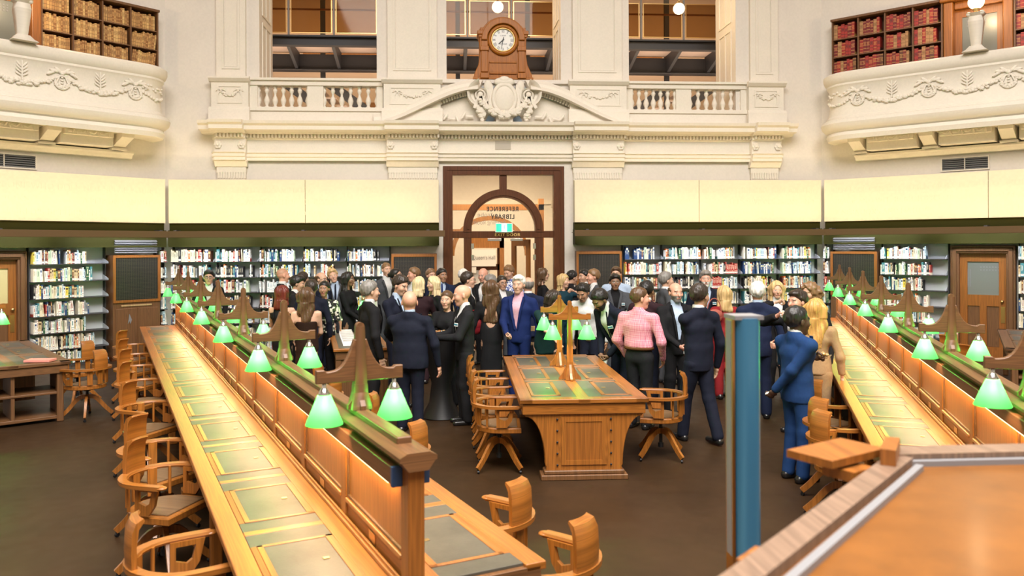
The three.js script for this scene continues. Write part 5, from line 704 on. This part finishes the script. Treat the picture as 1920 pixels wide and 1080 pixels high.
const shoeB = bone(V(0, .032, -.04), V(0, .026, .16), .04, .036, 1.05), ankB = bone(V(0, .04, -.02), V(0, .1, -.01), .042, .036), shoeMat = mat('black shoe leather', lin(.012, .011, .011), .25), bandMat = mat('badge print', lin(.05, .22, .3), .6);
const C = { black: lin(.011, .011, .013), char: lin(.014, .0145, .017), navy: lin(.009, .0115, .025), navy2: lin(.013, .02, .055), blue: lin(.012, .045, .15), royal: lin(.009, .022, .11), grey: lin(.075, .08, .09), white: lin(.78, .78, .78), sky: lin(.48, .6, .78), pink: lin(.8, .45, .55), maroon: lin(.05, .008, .014), wine: lin(.03, .012, .016), teal: lin(.008, .04, .06), green: lin(.008, .035, .035), brown: lin(.028, .012, .007), tan: lin(.4, .25, .13), red: lin(.3, .02, .025) };
const S = (x, z, h, face, sex, skin, hair, top, label, o = {}) => ({ x, z, h, face, sex, skin, hair, top, label, ...o });
const PEOPLE = {
  a1: S(-5.87, -15.9, 1.8, 12, 'm', 'm', ['swept', 'k'], ['suit', C.black, C.white], 'man in black suit and glasses alone behind the far end of left desk', { glasses: 1, hs: 1.05 }),
  a2: S(-4.19, -14.6, 1.87, 120, 'm', 'r', ['none', 'lb'], ['suit', C.char, C.white], 'tall man with shaved head and dark suit behind the red-haired woman', { stubble: 'lb' }),
  a3: S(-3.71, -12.2, 1.66, 165, 'f', 'p', ['bob', 'rd', .06], ['tank', C.black], 'red-haired woman in black strap top seen from behind', { hem: .36, bottom: ['none', C.black], R: 'fold', L: 'hold', shoe: C.black }),
  a4: S(-3.79, -13.7, 1.76, 95, 'm', 'm', ['swept', 'k'], ['suit', C.black, C.white], 'black-haired man in profile between shaved man and long-haired woman', { hp: .15 }),
  a5: S(-3.9, -15.0, 1.78, 150, 'm', 'm', ['short', 'dk'], ['suit', C.black, C.white], 'dark-haired head turned away in the back of the left group'),
  a6: S(-3.4, -12.95, 1.72, 185, 'm', 'm', ['short', 'dk'], ['suit', C.navy, C.white], 'short-haired man in navy suit hidden behind the strapless dress'),
  a7: S(-3.21, -11.4, 1.67, 180, 'f', 'p', ['long', 'br', .2], ['strapless', C.brown], 'woman with long brown hair in strapless brown dress from behind', { hem: .1, flare: .06, bottom: ['none', C.brown], R: 'low', L: 'down' }),
  a8: S(-3.25, -13.3, 1.68, -8, 'f', 't', ['tied', 'k'], ['blouse', floral], 'dark-haired woman in black and white floral top facing the room', { bottom: ['trousers', C.black] }),
  a9: S(-3.55, -14.9, 1.78, 60, 'm', 'p', ['fringe', 'br'], ['suit', C.navy, C.sky], 'balding man with glasses in the back of left group', { glasses: 1 }),
  a10: S(-3.38, -15.5, 1.82, 10, 'm', 'p', ['swept', 'bl'], ['suit', C.grey, C.sky, C.navy], 'blond man in grey suit and dark tie before the bookcase', { ht: .25, hp: -.1 }),
  a11: S(-3.0, -14.4, 1.79, 70, 'f', 'b', ['long', 'k', .22], ['blouse', C.black], 'woman with long black hair in black dress behind display table', { hem: .2, sleeve: 'long', bottom: ['none', C.black], R: 'front', L: 'front', badge: 1 }),
  b1: S(-2.24, -10.5, 1.8, 115, 'm', 'p', ['short', 'gy'], ['suit', C.black, C.white], 'grey-haired man in black suit in front of display table', { L: 'pocket', R: 'down' }),
  b2: S(-1.93, -11.25, 1.84, 55, 'm', 'p', ['short', 'dk'], ['suit', C.navy, C.sky, stripeTie], 'dark-haired young man in navy suit, blue shirt and tie looking down', { hp: .3, R: 'low', L: 'low' }),
  b3: S(-2.41, -15.6, 1.93, 30, 'm', 'p', ['crew', 'lb'], ['suit', C.grey, C.white], 'tall young man in grey suit beside the grille left of the door', { badge: 1 }),
  b4: S(-2.16, -15.1, 1.83, 80, 'f', 'm', ['tied', 'k'], ['blouse', C.black], 'dark-haired woman looking up beside the tall young man in grey', { hp: -.2 }),
  b5: S(-1.87, -15.4, 1.84, -70, 'm', 'r', ['short', 'lb'], ['shirt', C.white], 'ruddy man in white shirt facing left before the grille', {}),
  b6: S(-1.69, -9.8, 1.71, 165, 'm', 'r', ['none', 'gy'], ['suit', C.navy, C.sky], 'stout bald man in navy suit seen from behind, holding food', { bulk: 1.32, R: 'down', L: 'out', hy: 20, hs: 1.06 }),
  b7: S(-1.7, -13.2, 1.74, 175, 'f', 'p', ['bob', 'pb', .03], ['blouse', C.wine], 'woman with pale blonde bob and burgundy top from behind', { R: 'hold', L: 'down' }),
  b8: S(-1.47, -13.85, 1.72, -60, 'f', 'p', ['long', 'pb', .16], ['blouse', C.black], 'woman with long blonde hair beside the burgundy top', {}),
  b9: S(-1.24, -11.25, 1.62, -20, 'f', 'p', ['tied', 'br'], ['blouse', C.black], 'brunette woman facing out between the two bald men', { R: 'hold', L: 'hold' }),
  b10: S(-1.02, -10.2, 1.76, -80, 'm', 'r', ['none', 'gy'], ['suit', C.char, C.white], 'bald man in charcoal suit facing left over the cocktail table', { L: 'hold', R: 'hold', hp: .15, badge: 1 }),
  b11: S(-1.56, -16.2, 1.79, 30, 'm', 'p', ['short', 'lb'], ['suit', C.navy, C.white], 'fair-haired man half hidden at left of door jamb'),
  b12: S(-1.34, -15.6, 1.81, 5, 'm', 't', ['short', 'k'], ['suit', C.navy2, C.sky, C.royal], 'man in bright navy suit and tie by the left door jamb', { hy: 25 }),
  c1: S(-.89, -13.2, 1.82, 85, 'm', 'p', ['short', 'dk'], ['suit', C.char, C.white], 'man with glasses and dark suit smiling, in profile before the door', { glasses: 1, L: 'hold', R: 'down', stubble: null }),
  c2: S(-.53, -15.2, 1.83, -30, 'm', 'r', ['none', 'wh'], ['suit', C.black, C.white], 'bald older man in dark suit in the doorway', { hp: .2, R: 'hold' }),
  c3: S(-.9, -16.2, 1.78, 150, 'm', 'p', ['short', 'wh'], ['suit', C.char, C.white], 'white-haired man far back in the doorway'),
  c4: S(-.45, -14.3, 1.73, -100, 'm', 'p', ['short', 'gy'], ['suit', C.black, C.white], 'grey-haired man with glasses behind the long-haired woman', { glasses: 1, hp: .1, R: 'hold' }),
  c5: S(-.58, -11.95, 1.73, 172, 'f', 'm', ['long', 'br', .34], ['blouse', C.black], 'woman with very long brown hair in black open-back dress', { hem: .03, flare: .055, sleeve: 'long', backhole: 1, bottom: ['none', C.black], R: 'hold', L: 'down' }),
  c6: S(-.18, -11.75, 1.81, -25, 'm', 'p', ['swept', 'wh'], ['suit', C.royal, C.pink], 'white-haired man in royal blue suit and pink shirt', { R: 'low', L: 'down', open: .55 }),
  c7: S(.03, -15.8, 1.86, -40, 'm', 'p', ['short', 'lb'], ['shirt', paisley], 'tall man in blue and white print shirt in the doorway', { hp: .35, bottom: ['trousers', C.navy] }),
  c8: S(.06, -12.75, 1.75, 190, 'm', 'p', ['fringe', 'gy'], ['suit', C.navy2, C.white], 'man in blue suit from behind beside the white-haired man', { bottom: ['trousers', C.black] }),
  c9: S(-.2, -15.05, 1.68, 20, 'm', 'm', ['short', 'dk'], ['suit', C.grey, C.white], 'dark-haired man hidden behind the white-haired man', { glasses: 1 }),
  d1: S(.65, -15.6, 1.8, 95, 'f', 'p', ['bob', 'br', .05], ['blouse', C.black], 'brown-haired woman in black top in profile by right door jamb', { glasses: 1 }),
  d2: S(.9, -14.6, 1.72, 25, 'f', 'p', ['bob', 'bl', .05], ['blouse', C.teal], 'blonde woman in teal top with hand raised to her mouth', { L: 'mouth', hy: 30 }),
  d3: S(1.2, -15.6, 1.75, 110, 'm', 'm', ['short', 'k'], ['shirt', C.black], 'black-haired man in black shirt behind the blonde in teal', { hp: .2 }),
  d4: S(.16, -11.45, 1.66, 20, 'f', 'p', ['long', 'dk', .14], ['blouse', C.green], 'woman in dark green dress leaning on far end of centre table', { lean: .32, hem: .42, sleeve: 'short', hp: .15, hy: 35, R: [-.1, .83, .72, 'flat'], L: 'low', bottom: ['none', C.green] }),
  d5: S(.95, -12.2, 1.72, -35, 'm', 't', ['short', 'k'], ['shirt', C.white], 'man in white shirt bending behind the bearded man', { lean: .3, hp: .25, bottom: ['trousers', C.navy] }),
  d6: S(1.08, -10.55, 1.8, -62, 'm', 'b', ['short', 'k'], ['suit', C.navy, C.white], 'bearded man in dark jacket bending over the centre table', { lean: .5, hp: .35, beard: 'k', L: 'low', R: 'low', badge: 1, open: .52 }),
  d7: S(1.39, -14.2, 1.82, -80, 'm', 'r', ['short', 'lb'], ['suit', C.grey, C.white], 'fair man in grey suit facing left before right grille', {}),
  d8: S(1.42, -15.3, 1.78, -60, 'm', 'm', ['short', 'k'], ['suit', C.black, C.white], 'dark-haired man behind the fair man in grey suit'),
  d9: S(1.6, -13.35, 1.76, -5, 'm', 'b', ['swept', 'k'], ['suit', C.grey, C.black], 'man in grey blazer and black shirt facing the room', { badge: 1, beard: null, L: 'hold' }),
  d10: S(1.97, -14.95, 1.84, -20, 'm', 'p', ['swept', 'br'], ['shirt', C.sky], 'tall bearded man in pale blue shirt by the right bookcase', { beard: 'br' }),
  d11: S(1.12, -9.75, 1.73, 140, 'm', 'r', ['crew', 'br'], ['shirt', gingham], 'man in pink checked shirt with brown belt beside centre table', { bulk: 1.1, hy: -45, R: 'pocket', L: 'pocket', belt: lin(.12, .045, .015), bottom: ['trousers', C.char] }),
  e1: S(1.54, -11.0, 1.75, 140, 'm', 't', ['short', 'k'], ['suit', C.wine, C.white], 'dark-haired man in maroon jacket from behind', { bottom: ['trousers', C.navy] }),
  e2: S(2.32, -12.8, 1.81, 95, 'm', 'p', ['short', 'gy'], ['suit', C.grey, C.white], 'grey-haired man in grey suit in profile by right bookcase', {}),
  e3: S(1.8, -10.5, 1.75, 8, 'm', 'r', ['fringe', 'br'], ['suit', C.black, C.sky], 'smiling bald man in black jacket holding a bottle', { R: 'low', badge: 1, beard: 'gy', open: .5 }),
  e4: S(1.62, -9.0, 1.8, 200, 'm', 'm', ['short', 'dk'], ['suit', C.navy, C.white], 'walking man in navy suit with his hand on a chair', { stride: .1, hy: -75, L: [-.28, .87, .22, 'relaxed'], R: 'down' }),
  e5: S(2.95, -12.7, 1.83, -15, 'm', 'r', ['swept', 'gy'], ['suit', C.navy, C.sky], 'grey-bearded man in navy jacket behind the walking man', { beard: 'wh', badge: 1 }),
  e6: S(2.82, -11.5, 1.64, 190, 'f', 'p', ['bob', 'bl', .08], ['blouse', C.red], 'woman with blonde bob and red top from behind', { sleeve: 'long' }),
  f1: S(2.8, -10.2, 1.76, 160, 'm', 'r', ['short', 'wh'], ['suit', C.navy2, C.sky], 'white-haired man in navy suit from behind, right of steel column', { L: 'hold', R: 'down', bulk: 1.08 }),
  f2: S(3.66, -11.6, 1.7, -15, 'f', 'p', ['long', 'bl', .12], ['suit', C.black, C.white], 'blonde woman in black jacket and white top eating', { R: 'mouth', L: 'hold', open: .5 }),
  f3: S(2.95, -9.35, 1.7, -70, 'm', 'r', ['swept', 'dk'], ['suit', C.black, C.white], 'dark-haired man with napkin behind the man in blue suit', { R: 'mouth', L: 'hold' }),
  f4: S(2.09, -7.5, 1.66, 105, 'm', 'd', ['crew', 'k'], ['suit', C.blue, C.white], 'man in bright blue suit standing in the foreground, one hand behind', { bulk: 1.12, R: 'back', L: 'high', hy: -5, hs: 1.05 }),
  f5: S(2.83, -8.65, 1.64, 150, 'f', 'p', ['long', 'gb', .26], ['blouse', C.tan], 'woman with long golden hair behind the man in blue suit', { sleeve: 'long' }),
  f6: S(3.22, -9.6, 1.77, -60, 'f', 'm', ['curly', 'lb', .12], ['blouse', C.char], 'curly-haired woman in dark cardigan by the right desk', { sleeve: 'long', hem: .4, R: 'front', L: 'down' }),
};
const WHO = {}; for (const k in PEOPLE) { seed = 99; WHO[k] = person(PEOPLE[k]); }
// things held or carried
function bottle(label, p, tilt = 0) { const b = thing('beer_bottle', label, 'bottle', [p.x, p.y - .1, p.z]); b.rotation.z = tilt; obj('bottle_glass', lathe([[0, 0], [.03, 0], [.031, .01], [.031, .125], [.014, .175], [.0125, .22], [.0145, .225], [.0145, .235], [0, .235]], 18), mat('brown bottle glass', lin(.035, .014, .006), .12), b); obj('paper_label', lathe([[.0316, .035], [.0316, .1]], 18), M.white, b); return b; }
bottle('brown beer bottle held by the bearded man bending over table', WHO.d6.hands.L, -.25); bottle('brown beer bottle held by the smiling bald man', WHO.e3.hands.R, 0); bottle('brown beer bottle held by the white-haired man right of column', WHO.f1.hands.L, .15); bottle('brown beer bottle held by the man in grey blazer', WHO.d9.hands.L, 0);
function tumbler(label, p, m) { const b = thing('drink_glass', label, 'glass', [p.x, p.y - .05, p.z]); obj('tumbler', lathe([[0, 0], [.028, 0], [.034, .11], [.032, .11], [.027, .006], [0, .006]], 18), M.glass, b); obj('drink', cyl(.0265, .03, .06, 0, .037, 0, 16), m, b); return b; }
tumbler('tumbler of amber drink held before the man with glasses', WHO.c1.hands.L, mat('amber drink', lin(.6, .25, .06), .2)); tumbler('tumbler in the raised hand of the stout bald man', WHO.b6.hands.L, mat('pale drink', lin(.7, .6, .4), .2));
{ const p = WHO.f4.hands.R, n = tag(obj('paper_napkin', [put(ball(.035, 0, 0, 0, 1.3, .7, .9, 1)), put(ball(.025, .03, .01, .01, 1.2, .8, .5, 0))], M.white), 'crumpled white napkin in hand behind the blue suit', 'napkin'); n.position.copy(p);
  const q = WHO.f4.hands.L, pl = thing('food_bowl', 'clear bowl of snacks held by the man in blue suit', 'bowl', [q.x + .02, q.y - .01, q.z]); obj('bowl', lathe([[0, 0], [.05, 0], [.075, .035], [.073, .036], [.048, .005], [0, .005]], 20), M.glass, pl); for (let i = 0; i < 7; i++) obj('snack', ball(.02, .035 * Math.cos(i), .028 + (i % 3) * .008, .035 * Math.sin(i), 1, .8, 1, 1), i % 2 ? M.blond : M.gold, pl);
  const nk = tag(obj('paper_napkin', [put(ball(.04, 0, 0, 0, 1, 1.2, .6, 1))], M.white), 'white napkin at the mouth of the dark-haired man', 'napkin'); nk.position.copy(WHO.f3.hands.R); }
function bag(name, label, x, y, z, w, h, d, m, strap) { const b = thing(name, label, 'handbag', [x, y, z]); obj('bag_body', put(ball(1, 0, 0, 0, w / 2, h / 2, d / 2, 2)), m, b); obj('bag_flap', put(ball(1, 0, h * .12, d * .08, w / 2 * .95, h / 2 * .8, d / 2, 2)), m, b); const u = []; for (let i = 0; i <= 12; i++) { const a = PI * i / 12; u.push(V(w * .4 * Math.cos(a), h * .3 + strap * Math.sin(a), 0)); } obj('strap', sweep(u, oct(.008, 6), V(0, 0, 1), 1), m, b); obj('clasp', ball(.014, 0, h * .15, d * .6, 1, .7, .5, 1), M.gold, b); return b; }
bag('red_handbag', 'dark red handbag hanging beside the long brown hair', -.83, 1.05, -12.0, .3, .26, .12, cloth(lin(.2, .012, .02), { roughness: .4 }), .16);
bag('round_handbag', 'black round handbag held beside the brown strapless dress', -3.45, 1.02, -11.3, .1, .28, .2, cloth(lin(.011, .012, .011), { roughness: .3 }), .06);
bag('coral_handbag', 'coral leather bag on shoulder of the blonde bob woman', 2.62, 1.22, -11.35, .26, .2, .1, cloth(lin(.42, .12, .09), { roughness: .45 }), .2);
// ====================== BOOKS ======================
seed = 4242;
function spineTex(bg, fg, lab, v) { const W = 32, H2 = 128, c = document.createElement('canvas'); c.width = W; c.height = H2; const x = c.getContext('2d'); x.fillStyle = bg; x.fillRect(0, 0, W, H2); x.fillStyle = fg; if (v === 0) { x.fillRect(11, 18, 4, 56); x.fillRect(18, 24, 3, 40); } else if (v === 1) { x.fillRect(4, 14, 24, 22); x.fillRect(13, 46, 6, 30); } else if (v === 2) { x.fillRect(0, 10, W, 4); x.fillRect(0, 88, W, 4); x.fillRect(10, 24, 10, 44); } else { for (const y of [8, 34, 60, 88, 116]) x.fillRect(0, y, W, 3); x.globalAlpha = .45; x.fillRect(4, 40, 24, 16); x.globalAlpha = 1; } if (lab) { x.fillStyle = '#f3f1ea'; x.fillRect(2, 100, W - 4, 20); x.fillStyle = '#444'; x.fillRect(7, 105, 18, 2); x.fillRect(7, 110, 14, 2); } const t = new THREE.CanvasTexture(c); t.colorSpace = THREE.SRGBColorSpace; return t; }
const PAL = [['cream', '#ece4cf', '#6a5a48'], ['white', '#f2f0ea', '#2d4a6e'], ['white', '#eeeae0', '#a03828'], ['cream', '#e4d8b8', '#333333'], ['tan', '#cfb98e', '#5a4020'], ['pale blue', '#bcd2d8', '#24435a'], ['teal', '#3e7f86', '#e8e4d0'], ['dark blue', '#22406e', '#d8cfa0'], ['red', '#a82a24', '#f0e0c0'], ['black', '#211f22', '#d8d0b8'], ['brown', '#6e4530', '#d8b878'], ['green', '#2e5c3c', '#e0d8b0'], ['grey', '#8f9294', '#20242a'], ['yellow', '#e2c84e', '#4a3a18'], ['maroon', '#571c22', '#d8b070'], ['pale green', '#c6d6b4', '#365038'], ['orange', '#d8743a', '#f4ead8'], ['white', '#f4f2ee', '#3a7a74']];
const WT = [9, 9, 6, 8, 4, 5, 4, 4, 3, 4, 4, 3, 4, 1.5, 2, 4, 1.5, 6], WS = WT.reduce((a, b) => a + b);
const BM = PAL.map(([n, b, f], i) => { const m = new THREE.MeshStandardMaterial({ map: spineTex(b, f, i % 4 !== 3, i % 3), roughness: .6 }); m.name = 'spine ' + i; return m; });
const pick = () => { let r = rnd() * WS; for (let i = 0; i < WT.length; i++) if ((r -= WT[i]) < 0) return i; return 0; };
// unit book: spine on +z carries the print, other faces a plain patch of the cover
const unit = new THREE.BoxGeometry(1, 1, 1); { const uv = unit.attributes.uv, n = unit.attributes.normal; for (let i = 0; i < uv.count; i++) if (n.getZ(i) < .5) uv.setXY(i, .03 + .03 * uv.getX(i), .3 + .05 * uv.getY(i)); unit.translate(0, .5, 0); }
const books = [];
for (const b of BAYS) b.rows.forEach((y, r) => {
  let x = b.x0 + (b.x1 - b.x0 > .5 ? 0 : 0), k = 0; const wide = b.x1 - b.x0, fill = b.side === 'front' ? rr(.78, 1) : wide < .3 ? 1 : [.72, .8, .68, .76, .7, .82, .78][r], lim = b.x0 + wide * fill, run = rnd() < .12 ? pick() : -1;
  const redRow = b.name.startsWith('third bay of bookcase right') && (r === 1 || r === 2);
  while (true) { const thick = rnd() < .12 ? rr(.042, .06) : rr(.017, .038); if (x + thick > lim) break; let c = run >= 0 && rnd() < .6 ? run : pick(); if (redRow && x > b.x0 + wide * (r === 1 ? .55 : .2) && x < b.x0 + wide * (r === 1 ? 1 : .45)) c = 8; const h = Math.min(rr(.19, .275), (r ? b.rows[r - 1] : b.top + .02) - y - .035), d = rr(.14, .2), lean = rnd() < .05 ? rr(.08, .16) : 0; const zz = Math.hypot(...inFrame(b.side, x, 0, 0).filter((_, i) => i !== 1).map((v, i) => v - [-1.25, -.17][i])); books.push({ b, r, k: k++, x: x + thick / 2, y, h, t: thick - .0015, d, c, lean, score: thick * h / (zz * zz) * (y > 1.2 ? 1.35 : y < .6 && b.side === 'front' ? .2 : 1) * (b.name.startsWith('further') ? 0 : 1) }); x += thick + (lean ? .02 : .0008); if (rnd() < .012) x += rr(.03, .12); }
});
const singled = new Set([...books].sort((p, q) => q.score - p.score).slice(0, 300)), rest = BM.map(() => []);
for (const q of books) {
  const [p, t] = FR[q.b.side], w = inFrame(q.b.side, q.x, q.y, q.b.z + q.b.depth - .035 - q.d / 2 + .0), m4 = new THREE.Matrix4().makeRotationFromEuler(new THREE.Euler(0, t, q.lean * .6, 'YXZ')).scale(V(q.t, q.h, q.d)).setPosition(...w);
  if (singled.has(q)) { const o = new THREE.Mesh(unit, BM[q.c]); o.name = numbered('book'); o.applyMatrix4(m4); o.castShadow = o.receiveShadow = true; scene.add(o); tag(o, `${PAL[q.c][0]} book, ${ordinal(q.k)} from left, ${ORD[q.r]} shelf down, ${q.b.name.replace('bookcase left of the door', 'bookcase left of door').replace('bookcase right of the door', 'bookcase right of door')}`, 'book', 'library books on the steel shelves'); }
  else rest[q.c].push(unit.clone().applyMatrix4(m4));
}
{ const parts = [], ms = []; rest.forEach((l, i) => { if (l.length) { parts.push(mergeGeometries(l.map(g => { g.groups = []; return g; }))); ms.push(BM[i]); } }); const g = mergeGeometries(parts, true), o = new THREE.Mesh(g, ms); o.name = 'shelved_books'; o.castShadow = o.receiveShadow = true; o.userData = { kind: 'stuff', label: 'remaining library books filling the grey steel shelves along walls', category: 'books' }; scene.add(o); }
// old bound volumes in the gallery
const VP = { tan: [['tan', '#b98c52', '#6e4a22'], ['pale tan', '#cba468', '#7c5a30'], ['brown', '#8c5e30', '#d8b070'], ['tan', '#bf945a', '#4a2c14'], ['tan', '#a87c48', '#5e3c1c']], red: [['red', '#8e1f1a', '#caa050'], ['dark red', '#6c1614', '#d0a860'], ['tan', '#a87c50', '#5e3c1c'], ['brown', '#5e3418', '#c89a58'], ['red', '#9c2a20', '#1c1210']] };
const VM = {}; for (const k in VP) VM[k] = VP[k].map(([n, b, f], i) => { const m = new THREE.MeshStandardMaterial({ map: spineTex(b, f, 0, 3), roughness: .5 }); m.name = k + ' volume ' + i; return m; });
for (const v of VOL) { const k = v.key === 'tan' ? 'tan' : 'red', far = v.key === 'red2'; let x = v.x0, i = 0; while (true) { const th = k === 'tan' ? rr(.034, .05) : rr(.055, .085); if (x + th > v.x1 - (k === 'red' ? .02 : .005)) break; const h = rr(.28, .335), c = k === 'tan' ? Math.floor(rnd() * 5) : v.r === 5 || (v.r === 4 && rnd() < .7) ? (rnd() < .8 ? [0, 1, 4][Math.floor(rnd() * 3)] : 2) : Math.floor(rnd() * 5), ln = v.name.startsWith('fourth') && k === 'tan' && v.r < 5 ? .12 : 0; const o = new THREE.Mesh(unit, VM[k][c]); o.name = numbered('bound_volume'); o.applyMatrix4(new THREE.Matrix4().makeRotationFromEuler(new THREE.Euler(0, FR[v.side][1], -ln, 'YXZ')).scale(V(th - .003, h, .2)).setPosition(...inFrame(v.side, x + th / 2 - ln * .05, v.y + .001, v.z + .13))); o.castShadow = o.receiveShadow = true; scene.add(o); tag(o, `${VP[k][c][0]} volume, ${ordinal(i++)} from left, ${ORD[5 - v.r]} row, ${v.name}, ${k === 'tan' ? 'left gallery case' : far ? 'edge gallery case' : 'right gallery case'}`, 'book', 'old volumes in the gallery'); x += th; } }
scene.traverse(o => { if (o.isLight) { o.castShadow = true; } });
renderer.render(scene, camera);
